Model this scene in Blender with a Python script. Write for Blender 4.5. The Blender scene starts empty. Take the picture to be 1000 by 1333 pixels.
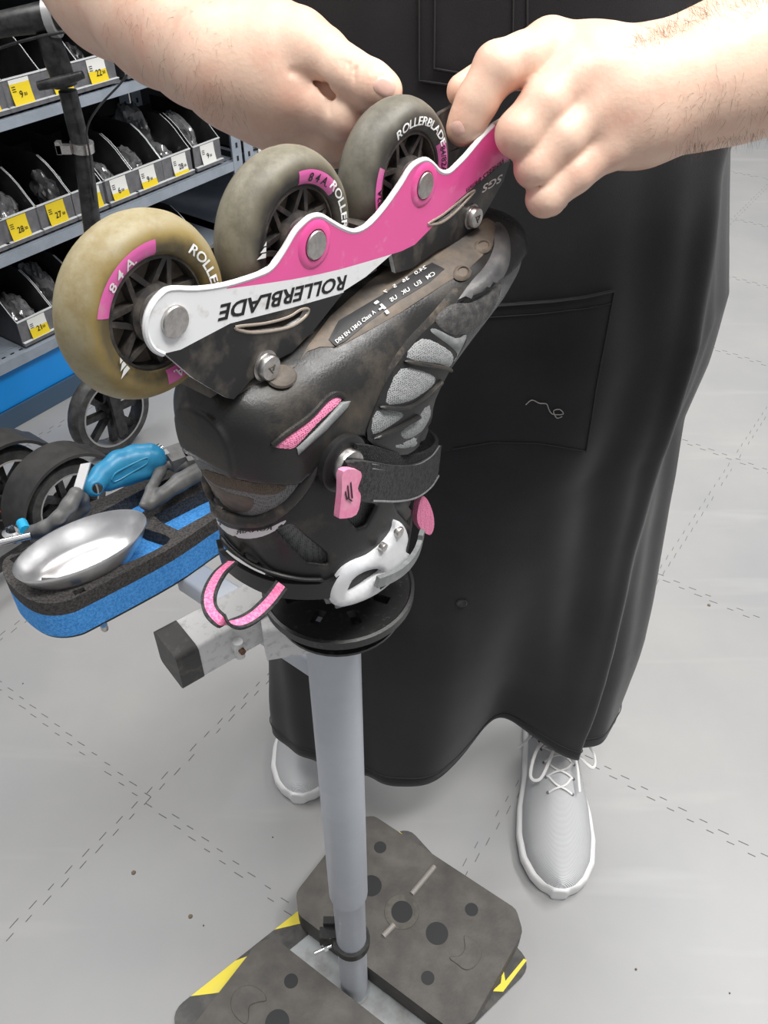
import bpy, bmesh, math, random
import numpy as np
import openvdb
from mathutils import Vector, Matrix, geometry, noise
from mathutils.bvhtree import BVHTree

random.seed(7)
SC = bpy.context.scene
COL = SC.collection

# ------------------------------------------------------------------ camera
FPX, CH = 1100.0, 1.12
TH = math.atan2(966, 1100)
cT, sT = math.cos(TH), math.sin(TH)
cam_data = bpy.data.cameras.new('camera')
cam = bpy.data.objects.new('camera', cam_data)
COL.objects.link(cam)
cam.location = (0, 0, CH)
cam.rotation_euler = (math.pi / 2 - TH, 0, 0)
cam_data.sensor_fit = 'VERTICAL'
cam_data.sensor_height = 36.0
cam_data.sensor_width = 27.0
cam_data.lens = FPX / 1333.0 * 36.0
cam_data.clip_start = 0.02
SC.camera = cam

# ------------------------------------------------------------------ light
w = bpy.data.worlds.new('world')
SC.world = w
w.use_nodes = True
_nt = w.node_tree
_bg = _nt.nodes['Background']
_bg.inputs[1].default_value = 1.0
_tc = _nt.nodes.new('ShaderNodeTexCoord')          # bright hall ceiling above, dimmer aisles at eye level
_sp = _nt.nodes.new('ShaderNodeSeparateXYZ')
_nt.links.new(_tc.outputs['Generated'], _sp.inputs[0])
_cr = _nt.nodes.new('ShaderNodeValToRGB')
_cr.color_ramp.elements[0].position = 0.0
_cr.color_ramp.elements[0].color = (.13, .135, .15, 1)
_cr.color_ramp.elements[1].position = .75
_cr.color_ramp.elements[1].color = (.46, .46, .46, 1)
_nt.links.new(_sp.outputs['Z'], _cr.inputs[0])
_nt.links.new(_cr.outputs[0], _bg.inputs[0])
SC.view_settings.view_transform = 'Standard'
SC.view_settings.look = 'None'
SC.view_settings.gamma = 1.0
SC.view_settings.use_curve_mapping = False
SC.view_settings.exposure = 0.38


def area(name, loc, size, power, col=(1, .985, .96), rot=(0, 0, 0)):
    l = bpy.data.lights.new(name, 'AREA')
    l.shape = 'RECTANGLE'
    l.size, l.size_y = size
    l.energy = power
    l.color = col
    o = bpy.data.objects.new(name, l)
    o.location = loc
    o.rotation_euler = rot
    COL.objects.link(o)
    return o


area('ceiling_light_near', (0.5, 0.1, 2.7), (1.3, .35), 34, rot=(math.radians(6), 0, .3))
area('ceiling_light_left', (-1.3, 1.2, 2.9), (.35, 1.5), 24)
area('ceiling_light_right', (1.6, 1.3, 2.9), (.35, 1.6), 50)
area('ceiling_light_far', (0.4, 3.2, 2.9), (1.6, .4), 45)

# ------------------------------------------------------------------ geometry maths


def ray(x, y):
    u = (x - 500) / FPX
    v = (y - 666.5) / FPX
    return Vector((u, cT - v * sT, -(sT + v * cT)))


CAMP = Vector((0, 0, CH))


def at(x, y, z):
    return CAMP + ray(x, y) * z


def planeZ(x, y, Z):
    r = ray(x, y)
    return CAMP + r * ((Z - CH) / r.z)


def planeY(x, y, Y):
    r = ray(x, y)
    return CAMP + r * (Y / r.y)


def lerp(a, b, t):
    return a + (b - a) * t


# ------------------------------------------------------------------ materials
MATS = {}


def mat(name, col, rough=.5, metal=0., noise_s=0, col2=None, lo=.4, hi=.6, bump=0., bump_s=200, spec=.5,
        trans=0., sss=0., detail=4, emis=None, alpha=1, kind='noise', coat=0., rv=0.0):
    if name in MATS:
        return MATS[name]
    m = bpy.data.materials.new(name)
    m.use_nodes = True
    nt = m.node_tree
    b = nt.nodes['Principled BSDF']
    b.inputs['Base Color'].default_value = (*col, 1)
    b.inputs['Roughness'].default_value = rough
    b.inputs['Metallic'].default_value = metal
    b.inputs['Specular IOR Level'].default_value = spec
    if trans:
        b.inputs['Transmission Weight'].default_value = trans
    if coat:
        b.inputs['Coat Weight'].default_value = coat
    if alpha < 1:
        b.inputs['Alpha'].default_value = alpha
    if sss:
        b.inputs['Subsurface Weight'].default_value = sss
        b.inputs['Subsurface Radius'].default_value = (.008, .003, .0015)
        b.inputs['Subsurface Scale'].default_value = 1.0
    tc = nt.nodes.new('ShaderNodeTexCoord')
    if noise_s and col2:
        n = nt.nodes.new('ShaderNodeTexNoise')
        n.inputs['Scale'].default_value = noise_s
        n.inputs['Detail'].default_value = detail
        n.inputs['Roughness'].default_value = .62
        nt.links.new(tc.outputs['Object'], n.inputs['Vector'])
        r = nt.nodes.new('ShaderNodeValToRGB')
        r.color_ramp.elements[0].position = lo
        r.color_ramp.elements[1].position = hi
        r.color_ramp.elements[0].color = (*col, 1)
        r.color_ramp.elements[1].color = (*col2, 1)
        nt.links.new(n.outputs['Fac'], r.inputs[0])
        nt.links.new(r.outputs[0], b.inputs['Base Color'])
        if rv:
            mr = nt.nodes.new('ShaderNodeMapRange')
            mr.inputs['From Min'].default_value = .35
            mr.inputs['From Max'].default_value = .65
            mr.inputs['To Min'].default_value = rough - rv
            mr.inputs['To Max'].default_value = rough + rv
            nt.links.new(n.outputs['Fac'], mr.inputs['Value'])
            nt.links.new(mr.outputs[0], b.inputs['Roughness'])
    if bump:
        if kind == 'voronoi':
            n2 = nt.nodes.new('ShaderNodeTexVoronoi')
            out = n2.outputs['Distance']
        elif kind == 'wave':
            n2 = nt.nodes.new('ShaderNodeTexWave')
            n2.bands_direction = 'Y'
            out = n2.outputs['Fac']
        else:
            n2 = nt.nodes.new('ShaderNodeTexNoise')
            n2.inputs['Detail'].default_value = 3
            out = n2.outputs['Fac']
        n2.inputs['Scale'].default_value = bump_s
        nt.links.new(tc.outputs['Object'], n2.inputs['Vector'])
        bp = nt.nodes.new('ShaderNodeBump')
        bp.inputs['Strength'].default_value = bump
        bp.inputs['Distance'].default_value = .001
        nt.links.new(out, bp.inputs['Height'])
        nt.links.new(bp.outputs[0], b.inputs['Normal'])
    MATS[name] = m
    return m


def mesh_fabric(name, c_hi, c_lo, scale=900):
    """woven mesh: voronoi cells with dark holes"""
    if name in MATS:
        return MATS[name]
    m = bpy.data.materials.new(name)
    m.use_nodes = True
    nt = m.node_tree
    b = nt.nodes['Principled BSDF']
    b.inputs['Roughness'].default_value = .8
    tc = nt.nodes.new('ShaderNodeTexCoord')
    v = nt.nodes.new('ShaderNodeTexVoronoi')
    v.inputs['Scale'].default_value = scale
    v.inputs['Randomness'].default_value = .35
    nt.links.new(tc.outputs['Object'], v.inputs['Vector'])
    r = nt.nodes.new('ShaderNodeValToRGB')
    r.color_ramp.elements[0].position = .18
    r.color_ramp.elements[1].position = .42
    r.color_ramp.elements[0].color = (*c_lo, 1)
    r.color_ramp.elements[1].color = (*c_hi, 1)
    nt.links.new(v.outputs['Distance'], r.inputs[0])
    nt.links.new(r.outputs[0], b.inputs['Base Color'])
    bp = nt.nodes.new('ShaderNodeBump')
    bp.inputs['Strength'].default_value = .6
    bp.inputs['Distance'].default_value = .0008
    nt.links.new(v.outputs['Distance'], bp.inputs['Height'])
    nt.links.new(bp.outputs[0], b.inputs['Normal'])
    MATS[name] = m
    return m


M_white_paint = mat('white_lacquer', (.86, .87, .88), .35, noise_s=120, col2=(.62, .58, .53), lo=.56, hi=.80)
M_pink_paint = mat('pink_lacquer', (.86, .10, .36), .28, noise_s=140, col2=(.80, .30, .47), lo=.60, hi=.85, coat=.4)
M_black_paint = mat('black_lacquer', (.012, .012, .013), .35, noise_s=45, col2=(.11, .095, .078), lo=.5, hi=.72)
M_frame_in = mat('frame_inner', (.05, .045, .042), .55, noise_s=60, col2=(.16, .13, .10), lo=.45, hi=.7)
M_ink = mat('black_ink', (.01, .01, .011), .5)
M_white_ink = mat('white_ink', (.85, .85, .83), .5)
M_steel = mat('brushed_steel', (.62, .60, .58), .33, 1.0, noise_s=300, col2=(.50, .48, .46))
M_chrome = mat('chrome', (.85, .85, .86), .12, 1.0)
M_bowl = mat('polished_bowl', (.86, .86, .87), .33, 1.0, noise_s=30, col2=(.70, .70, .71), bump=.05, bump_s=60)
M_shell = mat('boot_plastic', (.019, .0185, .018), .38, noise_s=34, col2=(.085, .068, .050), lo=.50, hi=.78, bump=.12, bump_s=700, detail=8, rv=.12)
M_shell2 = mat('cuff_plastic', (.016, .0155, .0155), .40, noise_s=40, col2=(.075, .065, .055), lo=.55, hi=.82, bump=.1, bump_s=700, detail=8)
M_sole = mat('dusty_sole', (.085, .075, .066), .6, noise_s=28, col2=(.23, .175, .125), lo=.42, hi=.66, bump=.2, bump_s=400, detail=8)
M_rim = mat('dusty_rim', (.035, .033, .031), .5, noise_s=90, col2=(.17, .135, .10), lo=.50, hi=.74, bump=.2, bump_s=500, detail=8)
M_toe = mat('toe_rubber', (.075, .075, .078), .42, noise_s=60, col2=(.15, .145, .14), lo=.4, hi=.7, bump=.15, bump_s=500)
M_leather = mat('worn_leather', (.045, .044, .045), .5, noise_s=200, col2=(.10, .095, .09), bump=.35, bump_s=900)
M_mesh = mesh_fabric('grey_mesh', (.34, .35, .35), (.07, .07, .07), 950)
M_mesh_d = mesh_fabric('dark_mesh', (.24, .245, .245), (.035, .035, .035), 1000)
M_mesh_b = mesh_fabric('brown_mesh', (.15, .115, .085), (.05, .04, .033), 1000)
M_pink_mesh = mesh_fabric('pink_mesh', (.88, .28, .46), (.55, .05, .18), 1000)
M_greybar = mat('grey_bar', (.19, .20, .20), .45, noise_s=150, col2=(.32, .32, .32), lo=.5, hi=.75)
M_strap = mat('black_webbing', (.018, .018, .019), .85, noise_s=400, col2=(.05, .05, .05), bump=.7, bump_s=1500)
M_velcro = mat('velcro', (.008, .008, .008), .95, noise_s=900, col2=(.06, .06, .06), lo=.45, hi=.75, bump=1., bump_s=1500)
M_pinktab = mat('pink_rubber', (.85, .24, .42), .45, noise_s=90, col2=(.90, .36, .52))
M_pinkweb = mat('pink_webbing', (.80, .12, .32), .8, noise_s=700, col2=(.92, .32, .50), bump=.6, bump_s=1800)
M_buckle = mat('white_buckle', (.83, .84, .86), .3, noise_s=60, col2=(.74, .74, .75))
M_hub = mat('hub_plastic', (.030, .028, .027), .5, noise_s=90, col2=(.16, .135, .11), lo=.42, hi=.75)
M_hub_web = mat('hub_web', (.085, .068, .052), .65, noise_s=70, col2=(.26, .21, .165), lo=.35, hi=.65)


def urethane(name, c1, c2, c3, face):
    """wheel tyre: dusty tread, dirtier ring near the hub; radial zones measured from the axle (local y is the axle)"""
    m = bpy.data.materials.new(name)
    m.use_nodes = True
    nt = m.node_tree
    b = nt.nodes['Principled BSDF']
    b.inputs['Roughness'].default_value = .50
    b.inputs['Subsurface Weight'].default_value = .15
    b.inputs['Subsurface Radius'].default_value = (.004, .003, .001)
    tc = nt.nodes.new('ShaderNodeTexCoord')
    sep = nt.nodes.new('ShaderNodeSeparateXYZ')
    nt.links.new(tc.outputs['Object'], sep.inputs[0])
    cmb = nt.nodes.new('ShaderNodeCombineXYZ')
    nt.links.new(sep.outputs['X'], cmb.inputs[0])
    nt.links.new(sep.outputs['Z'], cmb.inputs[2])
    ln = nt.nodes.new('ShaderNodeVectorMath')
    ln.operation = 'LENGTH'
    nt.links.new(cmb.outputs[0], ln.inputs[0])
    n = nt.nodes.new('ShaderNodeTexNoise')
    n.inputs['Scale'].default_value = 60
    n.inputs['Detail'].default_value = 6
    nt.links.new(tc.outputs['Object'], n.inputs['Vector'])
    ad = nt.nodes.new('ShaderNodeMath')
    ad.operation = 'MULTIPLY_ADD'
    nt.links.new(n.outputs['Fac'], ad.inputs[0])
    ad.inputs[1].default_value = .012
    nt.links.new(ln.outputs['Value'], ad.inputs[2])
    mr = nt.nodes.new('ShaderNodeMapRange')
    mr.inputs['From Min'].default_value = .024
    mr.inputs['From Max'].default_value = .0465
    nt.links.new(ad.outputs[0], mr.inputs['Value'])
    r = nt.nodes.new('ShaderNodeValToRGB')
    e = r.color_ramp.elements
    e[0].position = 0.0
    e[0].color = (*face, 1)
    e[1].position = 1.0
    e[1].color = (*c2, 1)
    k = e.new(.40); k.color = (*face, 1)
    k = e.new(.60); k.color = (*c1, 1)
    k = e.new(.82); k.color = (*c2, 1)
    nt.links.new(mr.outputs[0], r.inputs[0])
    n2 = nt.nodes.new('ShaderNodeTexNoise')
    n2.inputs['Scale'].default_value = 48
    n2.inputs['Roughness'].default_value = .72
    n2.inputs['Detail'].default_value = 8
    nt.links.new(tc.outputs['Object'], n2.inputs['Vector'])
    mr2 = nt.nodes.new('ShaderNodeMapRange')
    mr2.inputs['From Min'].default_value = .46
    mr2.inputs['From Max'].default_value = .62
    nt.links.new(n2.outputs['Fac'], mr2.inputs['Value'])
    mx = nt.nodes.new('ShaderNodeMix')
    mx.data_type = 'RGBA'
    nt.links.new(mr2.outputs[0], mx.inputs['Factor'])
    nt.links.new(r.outputs[0], mx.inputs['A'])
    mx.inputs['B'].default_value = (*c3, 1)
    m2 = nt.nodes.new('ShaderNodeMath')
    m2.operation = 'MULTIPLY'
    m2.inputs[1].default_value = .65
    nt.links.new(mr2.outputs[0], m2.inputs[0])
    nt.links.new(m2.outputs[0], mx.inputs['Factor'])
    nt.links.new(mx.outputs['Result'], b.inputs['Base Color'])
    bp = nt.nodes.new('ShaderNodeBump')
    bp.inputs['Strength'].default_value = .30
    bp.inputs['Distance'].default_value = .001
    nt.links.new(n2.outputs['Fac'], bp.inputs['Height'])
    nt.links.new(bp.outputs[0], b.inputs['Normal'])
    return m


M_uret = [urethane('urethane_amber', (.30, .22, .075), (.36, .31, .19), (.24, .17, .055), (.11, .085, .04)),
          urethane('urethane_dusty', (.12, .105, .075), (.235, .215, .16), (.10, .088, .062), (.022, .020, .018)),
          urethane('urethane_grey', (.065, .06, .05), (.19, .175, .14), (.085, .078, .062), (.026, .024, .021))]
M_pinkprint = mat('pink_print', (.72, .13, .40), .5, noise_s=170, col2=(.60, .26, .36), lo=.52, hi=.75)
M_skin = mat('skin', (.86, .60, .46), .46, noise_s=45, col2=(.80, .47, .35), lo=.42, hi=.72, sss=.12, bump=.18, bump_s=420, detail=6)
M_nail = mat('fingernail', (.80, .50, .42), .3, sss=.1)
M_hair = mat('arm_hair', (.13, .075, .035), .6)
M_apron = mat('black_apron', (.0150, .0150, .0165), .85, noise_s=7, col2=(.026, .026, .029), lo=.35, hi=.7, bump=.35, bump_s=1600, spec=.3)
_pa = M_apron.node_tree.nodes['Principled BSDF']
_pa.inputs['Sheen Weight'].default_value = .18
_pa.inputs['Sheen Roughness'].default_value = .45
M_stitch = mat('apron_stitch', (.03, .03, .032), .8)
M_trouser = mat('dark_trousers', (.02, .02, .023), .9)
M_shirt = mat('navy_shirt', (.02, .03, .09), .9)
M_shoe = mat('white_knit', (.88, .89, .91), .75, bump=1.0, bump_s=300, kind='wave')
M_shoe_sole = mat('shoe_sole', (.80, .80, .80), .5)
M_lace = mat('lace', (.78, .77, .76), .8, bump=.4, bump_s=1500)
M_sock = mat('grey_sock', (.13, .13, .15), .9)
M_pole = mat('grey_enamel', (.52, .55, .60), .38, noise_s=14, col2=(.46, .49, .54), lo=.4, hi=.7, bump=.04, bump_s=100)
M_pole_top = mat('light_enamel', (.74, .74, .74), .45, noise_s=160, col2=(.50, .50, .50), lo=.52, hi=.72)
M_blackplastic = mat('black_plastic', (.018, .018, .018), .38, noise_s=350, col2=(.07, .07, .065), lo=.58, hi=.75)
M_cap = mat('dark_cap', (.045, .043, .042), .5, noise_s=120, col2=(.11, .10, .09), lo=.5, hi=.75)
M_weight = mat('weight_rubber', (.052, .048, .044), .6, noise_s=26, col2=(.098, .088, .078), lo=.36, hi=.68, bump=.25, bump_s=300, detail=9)
M_weight_d = mat('weight_dark', (.06, .056, .05), .7, noise_s=40, col2=(.11, .10, .085))
M_yellow = mat('hazard_yellow', (.80, .66, .04), .45, noise_s=60, col2=(.72, .62, .12), lo=.5, hi=.8)
M_tapeblack = mat('hazard_black', (.02, .02, .02), .4, noise_s=40, col2=(.06, .055, .05))
M_plate = mat('base_plate', (.36, .38, .39), .45, noise_s=22, col2=(.20, .19, .18), lo=.52, hi=.75)
M_foam_b = mat('blue_foam', (.045, .28, .76), .9, noise_s=500, col2=(.11, .43, .95), bump=.8, bump_s=900)
M_foam_k = mat('black_foam', (.035, .033, .032), .95, noise_s=500, col2=(.09, .083, .08), bump=1., bump_s=900)
M_tealtool = mat('teal_tool', (.018, .21, .40), .38, noise_s=60, col2=(.035, .26, .46))
M_greyhandle = mat('grey_handle', (.14, .14, .14), .45, noise_s=60, col2=(.09, .09, .09))
M_rubber = mat('tyre_rubber', (.035, .035, .036), .5, noise_s=60, col2=(.07, .07, .068))
M_red = mat('red_reflector', (.65, .04, .03), .3)
M_scoot = mat('scooter_black', (.010, .010, .011), .33, noise_s=60, col2=(.035, .035, .035))
M_shelf = mat('shelf_enamel', (.33, .37, .43), .4, noise_s=20, col2=(.28, .32, .37))
M_bin = mat('bin_plastic', (.030, .030, .033), .3, noise_s=30, col2=(.045, .045, .048))
M_binfront = mat('bin_front', (.13, .13, .14), .4, noise_s=60, col2=(.17, .17, .18))
M_clear = mat('clear_strip', (.75, .77, .78), .15)
M_label = mat('label_white', (.82, .82, .78), .5)
M_labely = mat('label_yellow', (.88, .66, .02), .5)
M_bag = mat('plastic_bag', (.13, .13, .135), .16, noise_s=20, col2=(.48, .48, .50), lo=.5, hi=.8, coat=.8, bump=.6, bump_s=40)
M_blue = mat('blue_kick', (.006, .29, .82), .35)
M_bluegrey = mat('bluegrey_kick', (.055, .10, .16), .35)
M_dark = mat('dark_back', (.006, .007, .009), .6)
M_navy = mat('navy_wall', (.012, .018, .06), .6)
M_orange = mat('orange_tool', (.90, .30, .015), .4)
M_thread = mat('thread', (.42, .40, .37), .9)


def floor_mat():
    m = bpy.data.materials.new('floor_vinyl')
    m.use_nodes = True
    nt = m.node_tree
    b = nt.nodes['Principled BSDF']
    b.inputs['Roughness'].default_value = .38
    tc = nt.nodes.new('ShaderNodeTexCoord')
    n = nt.nodes.new('ShaderNodeTexNoise')
    n.inputs['Scale'].default_value = 3.2
    n.inputs['Detail'].default_value = 7
    n.inputs['Roughness'].default_value = .55
    nt.links.new(tc.outputs['Object'], n.inputs['Vector'])
    r = nt.nodes.new('ShaderNodeValToRGB')
    r.color_ramp.elements[0].position = .32
    r.color_ramp.elements[1].position = .72
    r.color_ramp.elements[0].color = (.275, .278, .285, 1)
    r.color_ramp.elements[1].color = (.335, .330, .322, 1)
    nt.links.new(n.outputs['Fac'], r.inputs[0])
    # pale scuffs
    mp = nt.nodes.new('ShaderNodeMapping')
    mp.inputs['Scale'].default_value = (1.2, 9, 1)
    mp.inputs['Rotation'].default_value = (0, 0, .55)
    nt.links.new(tc.outputs['Object'], mp.inputs[0])
    n2 = nt.nodes.new('ShaderNodeTexNoise')
    n2.inputs['Scale'].default_value = 2.0
    n2.inputs['Detail'].default_value = 3
    nt.links.new(mp.outputs[0], n2.inputs['Vector'])
    r2 = nt.nodes.new('ShaderNodeValToRGB')
    r2.color_ramp.elements[0].position = .60
    r2.color_ramp.elements[1].position = .78
    r2.color_ramp.elements[0].color = (0, 0, 0, 1)
    r2.color_ramp.elements[1].color = (.3, .3, .3, 1)
    nt.links.new(n2.outputs['Fac'], r2.inputs[0])
    mx = nt.nodes.new('ShaderNodeMix')
    mx.data_type = 'RGBA'
    nt.links.new(r2.outputs[0], mx.inputs['Factor'])
    nt.links.new(r.outputs[0], mx.inputs['A'])
    mx.inputs['B'].default_value = (.43, .425, .41, 1)
    nt.links.new(mx.outputs['Result'], b.inputs['Base Color'])
    bp = nt.nodes.new('ShaderNodeBump')
    bp.inputs['Strength'].default_value = .04
    n3 = nt.nodes.new('ShaderNodeTexNoise')
    n3.inputs['Scale'].default_value = 400
    nt.links.new(tc.outputs['Object'], n3.inputs['Vector'])
    nt.links.new(n3.outputs['Fac'], bp.inputs['Height'])
    nt.links.new(bp.outputs[0], b.inputs['Normal'])
    return m


# ------------------------------------------------------------------ object helpers


def empty(name, loc, label=None, cat=None, group=None):
    o = bpy.data.objects.new(name, None)
    o.empty_display_size = .02
    o.location = loc
    COL.objects.link(o)
    tag(o, label, cat, group)
    return o


def tag(o, label=None, cat=None, group=None, kind=None):
    if label: o['label'] = label
    if cat: o['category'] = cat
    if group: o['group'] = group
    if kind: o['kind'] = kind
    return o


def wloc(o):
    v = Vector(o.location)
    while o.parent:
        o = o.parent
        v += Vector(o.location)
    return v


def obj(name, verts, faces, mats, parent=None, origin=None, midx=None, smooth=True, auto=True, ang=40):
    """one mesh object from world-space vertices"""
    if not isinstance(mats, (list, tuple)):
        mats = [mats]
    org = Vector(origin) if origin is not None else (wloc(parent) if parent else Vector((0, 0, 0)))
    V = np.asarray([tuple(v) for v in verts], dtype=np.float64) - np.array(org)
    me = bpy.data.meshes.new(name)
    me.from_pydata(V.tolist(), [], [tuple(int(i) for i in f) for f in faces])
    for m in mats:
        me.materials.append(m)
    if midx is not None:
        me.polygons.foreach_set('material_index', np.asarray(midx, dtype=np.int32))
    bm = bmesh.new()
    bm.from_mesh(me)
    bmesh.ops.recalc_face_normals(bm, faces=bm.faces)
    bm.to_mesh(me)
    bm.free()
    if smooth:
        me.polygons.foreach_set('use_smooth', [True] * len(me.polygons))
        if auto:
            me.set_sharp_from_angle(angle=math.radians(ang))
    me.update()
    o = bpy.data.objects.new(name, me)
    COL.objects.link(o)
    if parent:
        o.parent = parent
        o.location = org - wloc(parent)
    else:
        o.location = org
    return o


class MB:
    """collects shapes into one mesh"""

    def __init__(s):
        s.v, s.f, s.m = [], [], []

    def add(s, v, f, m=0):
        n = len(s.v)
        s.v += [Vector(p) for p in v]
        s.f += [tuple(i + n for i in q) for q in f]
        s.m += [m] * len(f)
        return s

    def box(s, c, X, Y, Z, m=0):
        """box with half-vectors X, Y, Z"""
        c, X, Y, Z = Vector(c), Vector(X), Vector(Y), Vector(Z)
        v = [c + a * X + b * Y + d * Z for a in (-1, 1) for b in (-1, 1) for d in (-1, 1)]
        return s.add(v, [(0, 1, 3, 2), (4, 6, 7, 5), (0, 4, 5, 1), (2, 3, 7, 6), (0, 2, 6, 4), (1, 5, 7, 3)], m)

    def tube(s, pts, rad, seg=14, m=0, cap=True, flat=1.0, up=None):
        pts = [Vector(p) for p in pts]
        if not hasattr(rad, '__len__'):
            rad = [rad] * len(pts)
        n = len(pts)
        rings = []
        ref = Vector(up) if up else None
        for i, p in enumerate(pts):
            t = (pts[min(i + 1, n - 1)] - pts[max(i - 1, 0)]).normalized()
            if ref is None:
                ref = Vector((0, 0, 1)) if abs(t.z) < .9 else Vector((1, 0, 0))
            a = t.cross(ref)
            if a.length < 1e-6: a = t.orthogonal()
            a.normalize()
            b = a.cross(t)
            b.normalize()
            if not up: ref = b
            rings.append([p + a * (math.cos(2 * math.pi * k / seg) * rad[i]) + b * (math.sin(2 * math.pi * k / seg) * rad[i] * flat) for k in range(seg)])
        v = [q for r in rings for q in r]
        f = []
        for i in range(n - 1):
            for k in range(seg):
                f.append((i * seg + k, i * seg + (k + 1) % seg, (i + 1) * seg + (k + 1) % seg, (i + 1) * seg + k))
        if cap:
            f.append(tuple(range(seg))[::-1])
            f.append(tuple((n - 1) * seg + k for k in range(seg)))
        return s.add(v, f, m)

    def lathe(s, o, ax, prof, seg=48, m=0, ref=None, close=False):
        """prof: list of (radius, height along ax)"""
        o, ax = Vector(o), Vector(ax).normalized()
        e1 = Vector(ref).normalized() if ref else ax.orthogonal().normalized()
        e2 = ax.cross(e1)
        v, f = [], []
        n = len(prof)
        for r, h in prof:
            for k in range(seg):
                a = 2 * math.pi * k / seg
                v.append(o + ax * h + (e1 * math.cos(a) + e2 * math.sin(a)) * r)
        for i in range(n - 1 + (1 if close else 0)):
            j = (i + 1) % n
            for k in range(seg):
                f.append((i * seg + k, i * seg + (k + 1) % seg, j * seg + (k + 1) % seg, j * seg + k))
        if not close:
            if prof[0][0] > 1e-6: f.append(tuple(range(seg)))
            if prof[-1][0] > 1e-6: f.append(tuple((n - 1) * seg + k for k in range(seg))[::-1])
        return s.add(v, f, m)

    def ribbon(s, pts, wid, nrm, th, m=0, closed=False, m_edge=None, edge=0):
        """strap: centre points, width vectors, normal vectors, thickness; edge>0 paints both rims with m_edge"""
        n = len(pts)
        cols = [-1, 1] if not edge else [-1, -1 + edge, 1 - edge, 1]
        v, f, mm = [], [], []
        for p, wv, nv in zip(pts, wid, nrm):
            for h in (.5, -.5):
                for c in cols:
                    v.append(Vector(p) + Vector(wv) * c + Vector(nv) * th * h)
        K = len(cols)
        st = 2 * K
        for i in range(n if closed else n - 1):
            j = (i + 1) % n
            for h in (0, 1):
                for c in range(K - 1):
                    a = i * st + h * K + c
                    b = j * st + h * K + c
                    f.append((a, a + 1, b + 1, b))
                    mm.append(m_edge if (edge and c != 1) else m)
            for c in (0, K - 1):
                f.append((i * st + c, i * st + K + c, j * st + K + c, j * st + c))
                mm.append(m_edge if m_edge is not None else m)
        if not closed:
            for i in (0, n - 1):
                f.append(tuple([i * st + c for c in range(K)] + [i * st + K + c for c in range(K)][::-1]))
                mm.append(m)
        q = len(s.v)
        s.v += v
        s.f += [tuple(x + q for x in g) for g in f]
        s.m += mm
        return s

    def build(s, name, mats, parent=None, origin=None, **k):
        return obj(name, s.v, s.f, mats, parent, origin, s.m, **k)


def spline(pts, n=8):
    """Catmull-Rom through vectors"""
    P = [Vector(p) for p in pts]
    P = [P[0] * 2 - P[1]] + P + [P[-1] * 2 - P[-2]]
    out = []
    for i in range(1, len(P) - 2):
        for k in range(n):
            t = k / n
            a, b, c, d = P[i - 1], P[i], P[i + 1], P[i + 2]
            out.append(.5 * ((2 * b) + (c - a) * t + (2 * a - 5 * b + 4 * c - d) * t * t + (3 * b - a - 3 * c + d) * t ** 3))
    out.append(P[-2])
    return out


def spline2(poly, n=5, closed=True):
    P = [Vector((p[0], p[1])) for p in poly]
    N = len(P)
    out = []
    for i in range(N if closed else N - 1):
        if closed:
            a, b, c, d = P[(i - 1) % N], P[i], P[(i + 1) % N], P[(i + 2) % N]
        else:
            a, b, c, d = P[max(i - 1, 0)], P[i], P[i + 1], P[min(i + 2, N - 1)]
        for k in range(n):
            t = k / n
            q = .5 * ((2 * b) + (c - a) * t + (2 * a - 5 * b + 4 * c - d) * t * t + (3 * b - a - 3 * c + d) * t ** 3)
            out.append((q.x, q.y))
    if not closed:
        out.append((P[-1].x, P[-1].y))
    return out


def inside(poly, x, y):
    poly = np.asarray(poly, dtype=float)
    x = np.asarray(x); y = np.asarray(y)
    r = np.zeros(x.shape, bool)
    n = len(poly)
    for i in range(n):
        x1, y1 = poly[i]
        x2, y2 = poly[(i + 1) % n]
        c = (y1 > y) != (y2 > y)
        if y1 != y2:
            r ^= c & (x < (x2 - x1) * (y - y1) / (y2 - y1) + x1)
    return r


def polydist(poly, x, y):
    """unsigned distance to the polygon boundary"""
    poly = np.asarray(poly, dtype=float)
    d = np.full(np.shape(x), 1e9)
    n = len(poly)
    for i in range(n):
        a, b = poly[i], poly[(i + 1) % n]
        ab = b - a
        L = max(ab @ ab, 1e-12)
        t = np.clip(((x - a[0]) * ab[0] + (y - a[1]) * ab[1]) / L, 0, 1)
        d = np.minimum(d, np.hypot(x - a[0] - t * ab[0], y - a[1] - t * ab[1]))
    return d


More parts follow.
